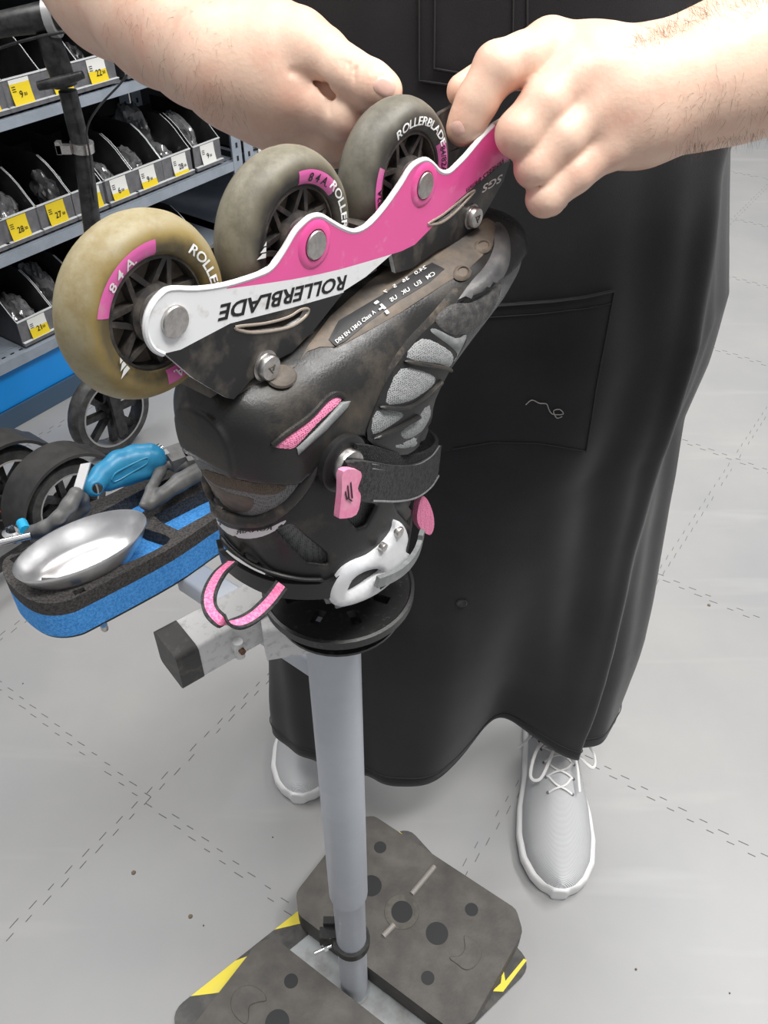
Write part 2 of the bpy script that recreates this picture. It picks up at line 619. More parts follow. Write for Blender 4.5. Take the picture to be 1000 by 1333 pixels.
def region(outers, holes=(), spacing=0):
    """constrained triangulation of 2-D polygons; returns verts, tris, region index per tri"""
    V, Ed = [], []
    for poly in list(outers) + list(holes):
        n0 = len(V)
        V += [Vector(p) for p in poly]
        Ed += [(n0 + i, n0 + (i + 1) % len(poly)) for i in range(len(poly))]
    if spacing:
        for poly in outers:
            A = np.asarray(poly)
            lo, hi = A.min(0), A.max(0)
            gx, gy = np.meshgrid(np.arange(lo[0], hi[0], spacing), np.arange(lo[1], hi[1], spacing))
            gx = gx.astype(float)
            gy = gy.astype(float)
            gx[1::2] += spacing / 2
            gx, gy = gx.ravel(), gy.ravel()
            ok = inside(poly, gx, gy) & (polydist(poly, gx, gy) > spacing * .45)
            for h in holes:
                ok &= ~inside(h, gx, gy) & (polydist(h, gx, gy) > spacing * .45)
            V += [Vector((a, b)) for a, b in zip(gx[ok], gy[ok])]
    r = geometry.delaunay_2d_cdt([Vector((p[0], p[1])) for p in V], Ed, [], 0, 1e-7)
    vv = [(p.x, p.y) for p in r[0]]
    tris, reg = [], []
    if r[2]:
        C = np.array([np.mean([vv[i] for i in f], axis=0) for f in r[2]])
        idx = np.full(len(C), -1)
        for k, poly in enumerate(outers):
            idx[(idx < 0) & inside(poly, C[:, 0], C[:, 1])] = k
        for h in holes:
            idx[inside(h, C[:, 0], C[:, 1])] = -1
        for f, k in zip(r[2], idx):
            if k >= 0:
                tris.append(tuple(f)); reg.append(int(k))
    return vv, tris, reg


def solid(vv, tris, reg, top, bot, side_mat=None):
    """closed solid between maps top(x,y) and bot(x,y)"""
    used = sorted({i for t in tris for i in t})
    mp = {i: k for k, i in enumerate(used)}
    n = len(used)
    V = [top(*vv[i]) for i in used] + [bot(*vv[i]) for i in used]
    F, Mi = [], []
    cnt = {}
    for t, g in zip(tris, reg):
        a = [mp[i] for i in t]
        F.append(tuple(a)); Mi.append(g)
        F.append(tuple(x + n for x in a[::-1])); Mi.append(g)
        for i in range(3):
            e = (a[i], a[(i + 1) % 3])
            k = tuple(sorted(e))
            cnt.setdefault(k, []).append((e, g))
    for k, l in cnt.items():
        if len(l) == 1:
            (a, b), g = l[0]
            F.append((a, a + n, b + n, b))
            Mi.append(side_mat if side_mat is not None else g)
    return V, F, Mi


def text_shape(s, bold=.0, shear=0., spacing=1.0):
    """triangulated lettering: verts (x,y) with cap height about 1, tris, width"""
    cu = bpy.data.curves.new('t', 'FONT')
    cu.body = s
    cu.offset = bold
    cu.shear = shear
    cu.space_character = spacing
    cu.size = 1.4
    cu.resolution_u = 3
    o = bpy.data.objects.new('t', cu)
    COL.objects.link(o)
    dg = bpy.context.evaluated_depsgraph_get()
    dg.update()
    me = o.evaluated_get(dg).to_mesh()
    vv = [(v.co.x, v.co.y) for v in me.vertices]
    ff = [tuple(p.vertices) for p in me.polygons]
    o.evaluated_get(dg).to_mesh_clear()
    bpy.data.objects.remove(o)
    bpy.data.curves.remove(cu)
    wd = max(v[0] for v in vv) if vv else 1
    return vv, ff, wd


# --- signed-distance modelling -------------------------------------------------


def smin(a, b, k):
    if k <= 0:
        return np.minimum(a, b)
    h = np.clip(.5 + .5 * (b - a) / k, 0, 1)
    return b + (a - b) * h - k * h * (1 - h)


def smax(a, b, k):
    return -smin(-a, -b, k)


class Field:
    def __init__(s, lo, hi, vox):
        s.lo = np.array(lo, float)
        s.vox = vox
        s.n = np.ceil((np.array(hi) - s.lo) / vox).astype(int) + 1
        s.d = np.full(s.n, .05, np.float32)

    def like(s):
        f = Field(s.lo, s.lo, s.vox)
        f.n = s.n.copy()
        f.d = np.full(s.n, .05, np.float32)
        return f

    def win(s, lo, hi):
        a = np.clip(np.floor((np.array(lo) - s.lo) / s.vox).astype(int), 0, s.n)
        b = np.clip(np.ceil((np.array(hi) - s.lo) / s.vox).astype(int) + 1, 0, s.n)
        ax = [s.lo[i] + s.vox * np.arange(a[i], b[i]) for i in range(3)]
        sl = tuple(slice(a[i], b[i]) for i in range(3))
        return sl, ax[0][:, None, None], ax[1][None, :, None], ax[2][None, None, :]

    def full(s):
        return s.win(s.lo, s.lo + s.n * s.vox)

    def cone(s, a, b, r1, r2, k=.004, sub=False):
        a, b = np.array(a, float), np.array(b, float)
        R = max(r1, r2) + k + 4 * s.vox
        sl, X, Y, Z = s.win(np.minimum(a, b) - R, np.maximum(a, b) + R)
        ab = b - a
        L = max(ab @ ab, 1e-12)
        h = np.clip(((X - a[0]) * ab[0] + (Y - a[1]) * ab[1] + (Z - a[2]) * ab[2]) / L, 0, 1)
        d = np.sqrt((X - a[0] - h * ab[0]) ** 2 + (Y - a[1] - h * ab[1]) ** 2 + (Z - a[2] - h * ab[2]) ** 2) - (r1 + (r2 - r1) * h)
        s.d[sl] = smax(s.d[sl], -d, k) if sub else smin(s.d[sl], d.astype(np.float32), k)

    def chain(s, pts, k=.004):
        """pts: list of (vector, radius)"""
        for (a, r1), (b, r2) in zip(pts[:-1], pts[1:]):
            s.cone(a, b, r1, r2, k)

    def ell(s, c, X, Y, Z, k=.004, sub=False):
        """ellipsoid with half-axis vectors"""
        c = np.array(c, float)
        Ax = [np.array(q, float) for q in (X, Y, Z)]
        Ls = [np.linalg.norm(q) for q in Ax]
        R = max(Ls) + k + 4 * s.vox
        sl, x, y, z = s.win(c - R, c + R)
        q = 0
        for A, L in zip(Ax, Ls):
            q = q + (((x - c[0]) * A[0] + (y - c[1]) * A[1] + (z - c[2]) * A[2]) / (L * L)) ** 2
        d = (np.sqrt(q) - 1) * min(Ls)
        s.d[sl] = smax(s.d[sl], -d, k) if sub else smin(s.d[sl], d.astype(np.float32), k)

    def merge(s, o, k):
        s.d = smin(s.d, o.d, k).astype(np.float32)

    def mesh(s, iso=0.0):
        g = openvdb.FloatGrid(.05)
        g.copyFromArray(np.clip(s.d, -.05, .05).astype(np.float32))
        p, q = g.convertToQuads(isovalue=iso)
        return np.asarray(p) * s.vox + s.lo, np.asarray(q)[:, ::-1]


def relax(V, Q, it=2, lam=.5):
    """Laplacian smoothing of a quad mesh"""
    e = np.concatenate([Q[:, [0, 1]], Q[:, [1, 2]], Q[:, [2, 3]], Q[:, [3, 0]]])
    for _ in range(it):
        s = np.zeros_like(V)
        c = np.zeros(len(V))
        np.add.at(s, e[:, 0], V[e[:, 1]]); np.add.at(c, e[:, 0], 1)
        np.add.at(s, e[:, 1], V[e[:, 0]]); np.add.at(c, e[:, 1], 1)
        V = V + lam * (s / np.maximum(c, 1)[:, None] - V)
    return V


def bvh_of(V, F):
    return BVHTree.FromPolygons([Vector(p) for p in V], [tuple(int(i) for i in f) for f in F])


def cast(bvh, x, y):
    """point and normal of the surface seen along a sight line; nearest surface if it misses"""
    d = ray(x, y).normalized()
    h = bvh.ray_cast(CAMP, d)
    if h[0] is None:
        best = None
        for k in range(12, 60):
            p = CAMP + d * (k * .02)
            q = bvh.find_nearest(p)
            if best is None or q[3] < best[3]:
                best = q
        return best[0], best[1] if best[1].dot(d) < 0 else -best[1]
    n = h[1]
    if n.dot(d) > 0: n = -n
    return h[0], n


def panel(name, poly, bvh, th, mats, parent, holes=(), spacing=5, smooth_n=3, edge=.35, sink=.0012, soft=6, lift=None):
    """a raised piece whose outline follows the surface it is mounted on"""
    P = spline2(poly, smooth_n) if smooth_n > 1 else [(float(a), float(b)) for a, b in poly]
    Hs = [spline2(h, 3) for h in holes]
    vv, tris, reg = region([P], Hs, spacing)
    A = np.array(vv)
    dist = polydist(P, A[:, 0], A[:, 1])
    for h in Hs:
        dist = np.minimum(dist, polydist(h, A[:, 0], A[:, 1]))
    hm = {}
    for i, (x, y) in enumerate(vv):
        p, n = cast(bvh, x, y)
        k = edge + (1 - edge) * min(1, dist[i] / soft)
        hm[(x, y)] = (p, n, th * k)
    V, F, Mi = solid(vv, tris, reg, lambda x, y: hm[(x, y)][0] + hm[(x, y)][1] * hm[(x, y)][2],
                     lambda x, y: hm[(x, y)][0] - hm[(x, y)][1] * sink)
    return obj(name, V, F, mats, parent, ang=50)


def text_on(name, s, p0, p1, hpx, bvh, m, parent, bold=.02, shear=0., off=.0004, upv=None):
    """lettering laid on a surface: baseline from p0 to p1 (sight-line coordinates), letter height hpx"""
    vv, ff, wd = text_shape(s, bold, shear)
    p0, p1 = Vector(p0), Vector(p1)
    ex = (p1 - p0) / wd
    ey = Vector(upv).normalized() * hpx if upv else Vector((ex.y, -ex.x)).normalized() * hpx
    V = []
    for x, y in vv:
        q = p0 + ex * x + ey * y
        p, n = cast(bvh, q.x, q.y)
        V.append(p + n * off)
    return obj(name, V, ff, m, parent, smooth=False)


# =================================================================== SETTING
S_ = 1.6
f = MB()
f.box((0, 3.0, -.02), (5, 0, 0), (0, 5, 0), (0, 0, .02))
floor = f.build('floor', floor_mat(), smooth=False)
tag(floor, kind='structure')
wb = MB().box((0, 8.1, 1.5), (5, 0, 0), (0, .1, 0), (0, 0, 1.5)).build('wall_back', M_navy, smooth=False)
tag(wb, kind='structure')

# interlocking seams of the floor tiles (part of the floor)
G0 = planeZ(190, 1039, 0)
tileL = .385 * CH
eA = Vector((.3129, -.2242, 0)).normalized()
eB = Vector((-eA.y, eA.x, 0))
sm = MB()
L_t = .0135


def seam(p, d, length):
    n = Vector((-d.y, d.x, 0))
    pitch = .0292
    k = int(length / pitch)
    for i in range(k):
        for sd in (-1, 1):
            off = i * pitch + (pitch * .5 if sd > 0 else 0) + random.uniform(-.001, .001)
            c = p + d * off + n * sd * .0052
            if random.random() < .06: continue
            c.z = .0002
            hl = L_t * .5 * random.uniform(.7, 1.1)
            dd = (d + n * .14 * sd * 0 + n * .10).normalized()
            sm.box(c, dd * hl, Vector((-dd.y, dd.x, 0)) * .00045, Vector((0, 0, .0003)))


for i in range(-6, 9):
    seam(G0 + eB * tileL * i - eA * tileL * 6, eA, tileL * 14)
    seam(G0 + eA * tileL * i - eB * tileL * 4, eB, tileL * 14)
seams = sm.build('seam', mat('seam_dark', (.13, .125, .12), .8), floor, smooth=False)
tag(seams, kind='stuff')
fl = MB()
for (x, y, r) in [(174, 1136, .0032), (248, 1193, .003), (923, 788, .003), (700, 770, .001), (100, 620, .002), (828, 1262, .0015),
                  (265, 1205, .001), (30, 890, .001), (950, 1293, .001), (355, 1090, .001)]:
    p = planeZ(x, y, 0)
    fl.lathe(p, (0, 0, 1), [(r, 0), (r * .9, .0012), (r * .3, .0022)], 8)
tag(fl.build('crumb', mat('crumb', (.16, .13, .09), .9), floor), kind='stuff')

# =================================================================== SHELVING
P0 = planeZ(0, 572, 0)
D = Vector((.5822, .8130, 0))
N = Vector((.8130, -.5822, 0))      # out of the shelf, towards the viewer


def SH(u, z, o=0.):
    return P0 + D * u + N * o + Vector((0, 0, z))


SHZ = [(.139, .163), (.356, .378), (.600, .618), (.84, .86)]


def shelving(u0, u1, label, first=True):
    e = empty('shelving_unit', SH((u0 + u1) / 2, 0, -.2), label, 'shelving')
    hu = (u1 - u0) / 2
    uc = (u0 + u1) / 2
    for zl, zh in SHZ:
        m = MB()
        m.box(SH(uc, (zl + zh) / 2, -.002), D * hu, N * .002, (0, 0, (zh - zl) / 2))
        m.box(SH(uc, zh - .001, -.02), D * hu, N * .018, (0, 0, .001))
        m.box(SH(uc, zh - .001, -.22), D * hu, N * .18, (0, 0, .001))
        m.build('shelf_board', M_shelf, e, smooth=False)
        m = MB()
        k = int((u1 - u0) / .022)
        for i in range(k):
            m.box(SH(u0 + .015 + i * .022, zh + .0002, -.018), D * .0045, N * .0022, (0, 0, .0003))
        tag(m.build('slot', M_dark, e, smooth=False), kind='stuff')
    MB().box(SH(uc, .093, -.02), D * hu, N * .003, (0, 0, .046)).build('kick_panel', M_blue, e, smooth=False)
    MB().box(SH(uc, .0235, -.012), D * hu, N * .003, (0, 0, .0235)).build('plinth', M_bluegrey, e, smooth=False)
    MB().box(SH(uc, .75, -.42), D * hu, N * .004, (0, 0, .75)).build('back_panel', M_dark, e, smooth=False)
    for u in (u0 + .002, u1 - .002):
        for o in (0, -.40):
            m = MB()
            m.box(SH(u, .75, o), D * .016, N * .0012, (0, 0, .75))
            m.box(SH(u + .015, .75, o - .018), D * .0012, N * .018, (0, 0, .75))
            for i in range(46):
                m.box(SH(u + .0166, .03 + i * .032, o - .018), D * .0005, N * .0045, (0, 0, .009), 1)
                m.box(SH(u, .03 + i * .032, o + .0014), D * .0032, N * .0005, (0, 0, .006), 1)
            m.build('upright', [M_shelf, M_dark], e, smooth=False)
    return e


shelving(-.42, .834, 'blue-grey steel shelving full of black parts bins, nearer of the two')
shelving(.872, 2.1, 'far blue-grey shelving section just beyond the perforated upright, mostly hidden')

BW = .0935


def bin_(u, zi, name='storage_bin', text='9', white=.0, label='', wd=BW, lab=True, high=.12):
    z0 = SHZ[zi][1] + .006
    e = empty(name, SH(u, z0, -.1), label, 'storage bin', 'bins on shelf %s' % ['low', 'middle', 'upper', 'top'][zi])
    h = wd / 2 - .0012
    m = MB()
    m.box(SH(u, z0 + .001, -.13), D * h, N * .115, (0, 0, .001))
    m.box(SH(u, z0 + .05, -.244), D * h, N * .001, (0, 0, .05))
    prof = [(-.016, 0), (-.014, .056), (-.03, .070), (-.055, .094), (-.075, .108), (-.10, high), (-.2, high), (-.245, high), (-.245, 0)]
    for sd in (-1, 1):
        vv, tr, rg = region([prof])
        V, F, Mi = solid(vv, tr, rg, lambda x, y: SH(u + sd * h, z0 + y, x), lambda x, y: SH(u + sd * (h - .0014), z0 + y, x))
        m.add(V, F, 0)
        # pale rim along the sloping side edge
        m.tube([SH(u + sd * (h - .0007), z0 + y, x) for x, y in prof[1:6]], .0009, 6, 2)
    m.box(SH(u, z0 + .028, -.015), D * h, N * .0012, (0, 0, .028), 1)
    m.box(SH(u, z0 + .0565, -.014), D * h, N * .0022, (0, 0, .0012), 2)
    m.box(SH(u, z0 + .004, -.010), D * h, N * .003, (0, 0, .004), 1)
    m.box(SH(u, z0 + .0085, -.0095), D * h, N * .0035, (0, 0, .0007), 2)
    m.build('bin_body', [M_bin, M_binfront, M_clear], e, ang=30)
    if lab:
        m = MB()
        c = SH(u + random.uniform(-.008, .006), z0 + .031, -.0125)
        w2, h2 = .0225, .0225
        tilt = N * .003
        nn = 6
        pts = [c + Vector((0, 0, h2 - 2 * h2 * i / nn)) + N * (.006 * (i / nn) ** 2) for i in range(nn + 1)]
        for i in range(nn):
            a, b = pts[i], pts[i + 1]
            V = [a - D * w2, a + D * w2, b + D * w2, b - D * w2]
            V += [p - N * .0006 for p in V]
            frac = i / nn
            m.add(V, [(0, 1, 2, 3), (7, 6, 5, 4), (0, 4, 5, 1), (1, 5, 6, 2), (2, 6, 7, 3), (3, 7, 4, 0)], 0 if frac < white else 1)
        vv, ff, wt = text_shape(text, .02)
        sc = .0120
        V = []
        for x, y in vv:
            zz = -.010 + y * sc
            t = (h2 - zz) / (2 * h2)
            V.append(c + D * (-.002 + x * sc * .9 - .004) + Vector((0, 0, zz)) + N * (.006 * t * t + .0009))
        m.add(V, ff, 2)
        vv, ff, wt = text_shape('50', .02)
        V = []
        for x, y in vv:
            zz = -.008 + y * sc * .45
            t = (h2 - zz) / (2 * h2)
            V.append(c + D * (-.004 + sc * .9 * text_shape(text, .02)[2] + x * sc * .45) + Vector((0, 0, zz)) + N * (.006 * t * t + .0009))
        m.add(V, ff, 2)
        for kx in range(3):
            zz = .002 + kx * .004
            t = (h2 - zz) / (2 * h2)
            m.box(c + D * -.015 + Vector((0, 0, zz)) + N * (.006 * t * t + .0006), D * .004, N * .0003, (0, 0, .0006), 2)
        m.build('price_label', [M_label, M_labely, M_ink], e, smooth=False)
    return e


U1 = [(.02, '9', .0, 'left edge'), (.115, '9', .0, ''), (.205, '7', .0, ''), (.292, '9', .05, ''), (.382, '14', .3, ''), (.472, '22', .35, ''), (.586, '12', .8, ''), (.69, '8', .5, '')]
nm = ['first', 'second', 'third', 'fourth', 'fifth', 'sixth', 'seventh', 'eighth', 'ninth']
for i, (u, t, wh, _) in enumerate(U1[1:]):
    bin_(u, 2, text=t, white=wh, label='black open bin, %s from the left on the upper shelf, labelled %s' % (nm[i], t))
U2 = [(.030, '18', 0), (.122, '19', 0), (.205, '28', .0), (.292, '27', .0), (.385, '6', .3), (.468, '6', .6), (.553, '9', .65), (.645, '28', .7), (.745, '9', .95)]
for i, (u, t, wh) in enumerate(U2[1:]):
    bin_(u, 1, text=t, white=wh, label='black open bin, %s from the left on the middle shelf, labelled %s' % (nm[i], t))
U0 = [(.175, '21', .4), (.268, '8', .0), (.36, '9', .2), (.45, '9', .2), (.54, '6', .3), (.63, '9', .5)]
for i, (u, t, wh) in enumerate(U0):
    bin_(u, 0, text=t, white=wh, label='black open bin, %s from the left on the lowest shelf, labelled %s' % (nm[i], t))
bin_(.925, 1, text='20', white=.1, label='bin with a yellow label beyond the perforated upright', high=.1)
bin_(1.02, 1, text='9', white=.5, label='bin in the far shelving section second past the upright', high=.1)
bin_(.93, 2, text='9', white=.9, label='bin with white label in the far shelving section, upper shelf', high=.1)

# white card with a round emblem hung below the far bin
ce = empty('product_card', SH(.926, .372, .004), 'white square card with a round grey disc print, hanging beyond the shelving upright', 'card')
m = MB()
m.box(SH(.932, .380, .004), D * .026, N * .0006, (0, 0, .027))
m.lathe(SH(.932, .380, .0045), N, [(.013, 0), (.013, .0008), (.0001, .0008)], 24, 1)
m.lathe(SH(.932, .380, .0052), N, [(.010, 0), (.010, .0005), (.0001, .0005)], 24, 2)
m.lathe(SH(.932, .380, .0056), N, [(.004, 0), (.004, .0005), (.0001, .0005)], 24, 0)
m.build('card', [M_label, mat('card_dark', (.08, .08, .08), .5), mat('card_grey', (.3, .3, .3), .5)], ce, smooth=False)


c2 = empty('product_card', SH(1.005, .70, .006), 'small white card at the top edge of the picture between arm and apron', 'card')
m = MB()
m.box(SH(1.005, .705, .006), D * .030, N * .0006, (0, 0, .035))
m.lathe(SH(1.008, .700, .0068), N, [(.010, 0), (.010, .0005), (.007, .0005), (.007, 0)], 20, 1, close=True)
m.build('card', [M_label, mat('card_grey', (.3, .3, .3), .5)], c2, smooth=False)


def bag(u, zi, o, sx, sy, sz, label, seed, m=M_bag):
    """crumpled plastic bag"""
    z0 = SHZ[zi][1] + .009
    bm = bmesh.new()
    bmesh.ops.create_icosphere(bm, subdivisions=4, radius=1)
    V = []
    for v in bm.verts:
        p = v.co
        k = 1 + .35 * noise.noise(p * 1.7 + Vector((seed, 0, 0))) - .28 * abs(noise.noise(p * 3.3 + Vector((0, seed, 0)))) - .15 * abs(noise.noise(p * 7 + Vector((0, 0, seed))))
        q = p * k
        V.append(SH(u + q.x * sx, z0 + max((q.z + .8) * sz, 0), o + q.y * sy - q.z * sy * .4))
    F = [tuple(l.index for l in fc.verts) for fc in bm.faces]
    bm.free()
    o_ = obj('parts_bag', V, F, m, origin=SH(u, z0, o), ang=25)
    tag(o_, label, 'plastic bag', 'wrapped parts in the bins')
    return o_


bag(.205, 1, -.09, .035, .06, .055, 'crinkled clear bag with dark parts in the bin marked 28 at the left', 1)
bag(.345, 1, -.09, .03, .05, .05, 'clear wrapped part just right of the scooter stem on the middle shelf', 2)
bag(.553, 1, -.08, .034, .05, .042, 'clear plastic wrapping in the third bin from the right, middle shelf', 3)
bag(.645, 1, -.075, .032, .04, .036, 'small shiny wrapped part in the second bin from the right, middle shelf', 4)
bag(.735, 1, -.10, .035, .06, .062, 'tall crumpled clear bag in the last bin before the upright', 5)
bag(.66, 1, -.17, .05, .05, .075, 'grey packaged parts at the back of the middle shelf', 6)
bag(.175, 0, -.085, .034, .055, .042, 'crinkled clear bag in the lowest shelf bin marked 21', 7)
bag(.268, 0, -.12, .035, .05, .06, 'dark wrapped part in the lowest shelf bin beside the wheel', 8)
bag(.54, 0, -.07, .035, .05, .05, 'clear wrapped part on the lowest shelf between the two skate wheels', 9)
bag(.472, 2, -.08, .022, .03, .038, 'small grey part standing in the bin marked 22', 10, M_bin)
bag(.122, 1, -.08, .038, .055, .060, 'big shiny crinkled bag at the left picture edge on the middle shelf', 12)
bag(.468, 1, -.085, .032, .05, .040, 'clear crumpled wrapping in the bin just right of the scooter stem', 13)
bag(.45, 0, -.085, .034, .05, .055, 'dark wrapped part on the lowest shelf hidden behind the first wheel', 14)
bag(.03, 0, -.08, .03, .05, .03, 'grey part at the left edge of the lowest shelf', 11, M_binfront)

# =================================================================== SCOOTERS


def wheel_at(mb, c, ax, R, wdt, spokes=7, rim=M_rubber, rr=.74):
    c, ax = Vector(c), Vector(ax).normalized()
    mb.lathe(c, ax, [(R * rr, -wdt / 2), (R * .93, -wdt / 2), (R, -wdt / 4), (R, wdt / 4), (R * .93, wdt / 2), (R * rr, wdt / 2)], 40, 0, close=True)
    mb.lathe(c, ax, [(R * rr, -wdt * .42), (R * rr, wdt * .52), (R * (rr + .04), wdt * .53), (R * (rr + .04), -wdt * .42)], 40, 1, close=True)
    mb.lathe(c, ax, [(R * .16, -wdt * .5), (R * .16, wdt * .5)], 20, 2)
    e1 = ax.orthogonal().normalized()
    e2 = ax.cross(e1)
    for k in range(spokes):
        a = 2 * math.pi * k / spokes
        d = e1 * math.cos(a) + e2 * math.sin(a)
        t = ax.cross(d)
        mb.box(c + d * R * .46, d * R * .32, t * R * .07, ax * wdt * .18, 2)


M_rimgrey = mat('rim_grey', (.38, .38, .38), .35, .3)

# scooter standing by the shelving
wc = planeZ(167, 583, 0) + Vector((-.02, 0, 0))
se = empty('kick_scooter', wc, 'black kick scooter standing by the shelving, its tall stem crossing the bins', 'scooter')
axw = Vector((.80, -.60, 0)).normalized()
m = MB()
wheel_at(m, wc + Vector((0, 0, .098)), axw, .098, .034, 8)
m.build('wheel', [M_rubber, M_rimgrey, M_scoot], se)
YS = wc.y
pts = [planeY(142, 500, YS), planeY(122, 310, YS), planeY(108, 200, YS), planeY(88, 118, YS)]
m = MB()
m.tube(pts, [.018, .016, .0155, .015], 18)
m.build('stem', M_scoot, se)
m = MB()
m.tube([planeY(86, 112, YS), planeY(74, 80, YS), planeY(62, 45, YS)], [.019, .020, .018], 18)
m.build('folding_joint', M_scoot, se)
m = MB()
m.tube([planeY(50, 112, YS - .03), planeY(80, 106, YS - .03), planeY(108, 97, YS - .03)], [.007, .009, .006], 12)
m.build('latch_lever', M_scoot, se)
m = MB()
a = planeY(107, 191, YS)
m.lathe(a, (pts[2] - pts[1]).normalized(), [(.016, -.008), (.0195, -.008), (.0195, .008), (.016, .008)], 24)
m.box(planeY(84, 194, YS - .02), (.012, 0, 0), (0, .006, 0), (0, 0, .007))
m.box(planeY(77, 192, YS - .02), (.004, 0, 0), (0, .006, 0), (0, 0, .010))
m.build('clamp', M_steel, se)
m = MB()
m.tube([planeY(-40, 40, YS), planeY(0, 32, YS), planeY(60, 22, YS), planeY(110, 18, YS), planeY(170, 15, YS)], [.018, .018, .022, .018, .018], 16)
m.lathe(planeY(68, 22, YS), (1, 0, .1), [(.020, -.006), (.029, -.006), (.029, .006), (.020, .006)], 20, 1)
m.build('handlebar', [M_scoot, M_rimgrey], se)
m = MB()
m.tube(spline([planeY(-10, 66, YS - .04), planeY(20, 56, YS - .04), planeY(60, 46, YS - .04), planeY(106, 38, YS - .04)], 6), .0022, 8)
m.tube(spline([planeY(180, 55, YS - .02), planeY(176, 76, YS - .03), planeY(160, 105, YS - .04), planeY(128, 140, YS - .05), planeY(113, 170, YS - .03), planeY(118, 210, YS - .02), planeY(126, 300, YS - .0)], 6), .0017, 8)
m.build('brake_cable', M_scoot, se)
m = MB()
bo = wc + Vector((0, 0, .10))
m.box(bo + axw * .028, Vector((0, 0, .05)), axw * .004, axw.cross(Vector((0, 0, 1))) * .012)
m.box(bo - axw * .028, Vector((0, 0, .05)), axw * .004, axw.cross(Vector((0, 0, 1))) * .012)
m.box(bo + Vector((0, 0, .11)), axw * .03, Vector((0, 0, .006)), axw.cross(Vector((0, 0, 1))) * .014)
dk = axw.cross(Vector((0, 0, 1))) * -1
m.tube([bo + Vector((0, 0, .12)), planeY(142, 500, YS)], .018, 14)
m.build('fork', M_scoot, se)


def low_scooter(wpx, label, R=.086, guard=True, tri=False, col=M_rimgrey):
    c = planeZ(wpx[0], wpx[1], R)
    e = empty('kick_scooter', Vector((c.x, c.y, 0)), label, 'scooter', 'scooters parked behind the tool tray')
    ax = Vector((.80, -.60, 0)).normalized()
    m = MB()
    wheel_at(m, c, ax, R, .036, 7, rr=.70)
    m.build('wheel', [M_rubber, col, M_scoot], e)
    fw = Vector((.6, .8, 0))
    if guard:
        pts, wd, nr = [], [], []
        for k in range(26):
            a = math.radians(lerp(18, 196, k / 25))
            d = fw * math.cos(a) + Vector((0, 0, 1)) * math.sin(a)
            rr = R * (1.22 if k > 2 else 1.28)
            pts.append(c + d * rr - ax * .002)
            wd.append(ax * .033)
            nr.append(d)
        m = MB()
        m.ribbon(pts, wd, nr, .006)
        m.build('mudguard', mat('guard_plastic', (.028, .027, .027), .5, noise_s=30, col2=(.045, .043, .042)), e)
    m = MB()
    for sd in (1,):
        m.box(c + ax * .03 * sd - fw * .10 + Vector((0, 0, -.02)), fw * .14, ax * .004, (0, 0, .012))
        m.box(c - ax * .03 * sd - fw * .10 + Vector((0, 0, -.02)), fw * .14, ax * .004, (0, 0, .012))
    m.box(c - fw * .42 + Vector((0, 0, -.03)), fw * .2, ax * .055, (0, 0, .012))
    m.build('deck', M_scoot, e, smooth=False)
    if tri:
        zq = ray(8, 664).normalized()
        P = [planeY(14, 652, c.y - .06), planeY(15, 673, c.y - .06), planeY(2, 666, c.y - .06)]
        mm = MB()
        mm.tube(P + [P[0]], .0028, 8)
        mm.box((P[0] + P[1] + P[2]) / 3 + Vector((0, .012, 0)), (.020, 0, 0), (0, .004, 0), (0, 0, .022), 1)
        mm.build('reflector', [M_red, M_scoot], e)
    return e


low_scooter((84, 652), 'black scooter with spoked wheel under a wide mudguard, directly behind the tray tools', tri=True)
low_scooter((8, 634), 'scooter at the left picture edge with a pale wheel rim', col=mat('rim_pale', (.55, .50, .46), .4))

# =================================================================== SKATE STAND
PX, PY = -.036, .389
e1 = Vector((.77, .64, 0)).normalized()
e2 = Vector((e1.y, -e1.x, 0))
pc = Vector((PX, PY, 0))
st = empty('workshop_stand', pc, 'grey steel pedestal stand with a round black disc on top holding the skate', 'stand')


def rrect(hw, hh, r, n=5):
    out = []
    for (cx, cy, a0) in ((hw - r, hh - r, 0), (-hw + r, hh - r, 90), (-hw + r, -hh + r, 180), (hw - r, -hh + r, 270)):
        for i in range(n + 1):
            a = math.radians(a0 + 90 * i / n)
            out.append((cx + r * math.cos(a), cy + r * math.sin(a)))
    return out


vv, tr, rg = region([rrect(.187, .120, .02)])
V, F, Mi = solid(vv, tr, rg, lambda x, y: pc + e1 * x + e2 * y + Vector((0, 0, .006)), lambda x, y: pc + e1 * x + e2 * y)
obj('base_plate', V, F, M_plate, st)
# hazard tape round the rim of the plate
out, inn = rrect(.1875, .1205, .02), rrect(.155, .088, .004)
vv, tr, rg = region([out], [inn])
V, F, Mi = solid(vv, tr, rg, lambda x, y: pc + e1 * x + e2 * y + Vector((0, 0, .0068)), lambda x, y: pc + e1 * x + e2 * y + Vector((0, 0, .0062)))
tape = MB().add(V, F, 0)


def stripe(poly):
    P = [planeZ(x, y, .0071) for x, y in poly]
    v2 = [((p - pc).dot(e1), (p - pc).dot(e2)) for p in P]
    v2 = [(min(max(a, -.1872), .1872), min(max(b, -.1202), .1202)) for a, b in v2]
    vv, tr, rg = region([v2])
    V, F, Mi = solid(vv, tr, rg, lambda x, y: pc + e1 * x + e2 * y + Vector((0, 0, .0073)), lambda x, y: pc + e1 * x + e2 * y + Vector((0, 0, .0066)))
    tape.add(V, F, 1)


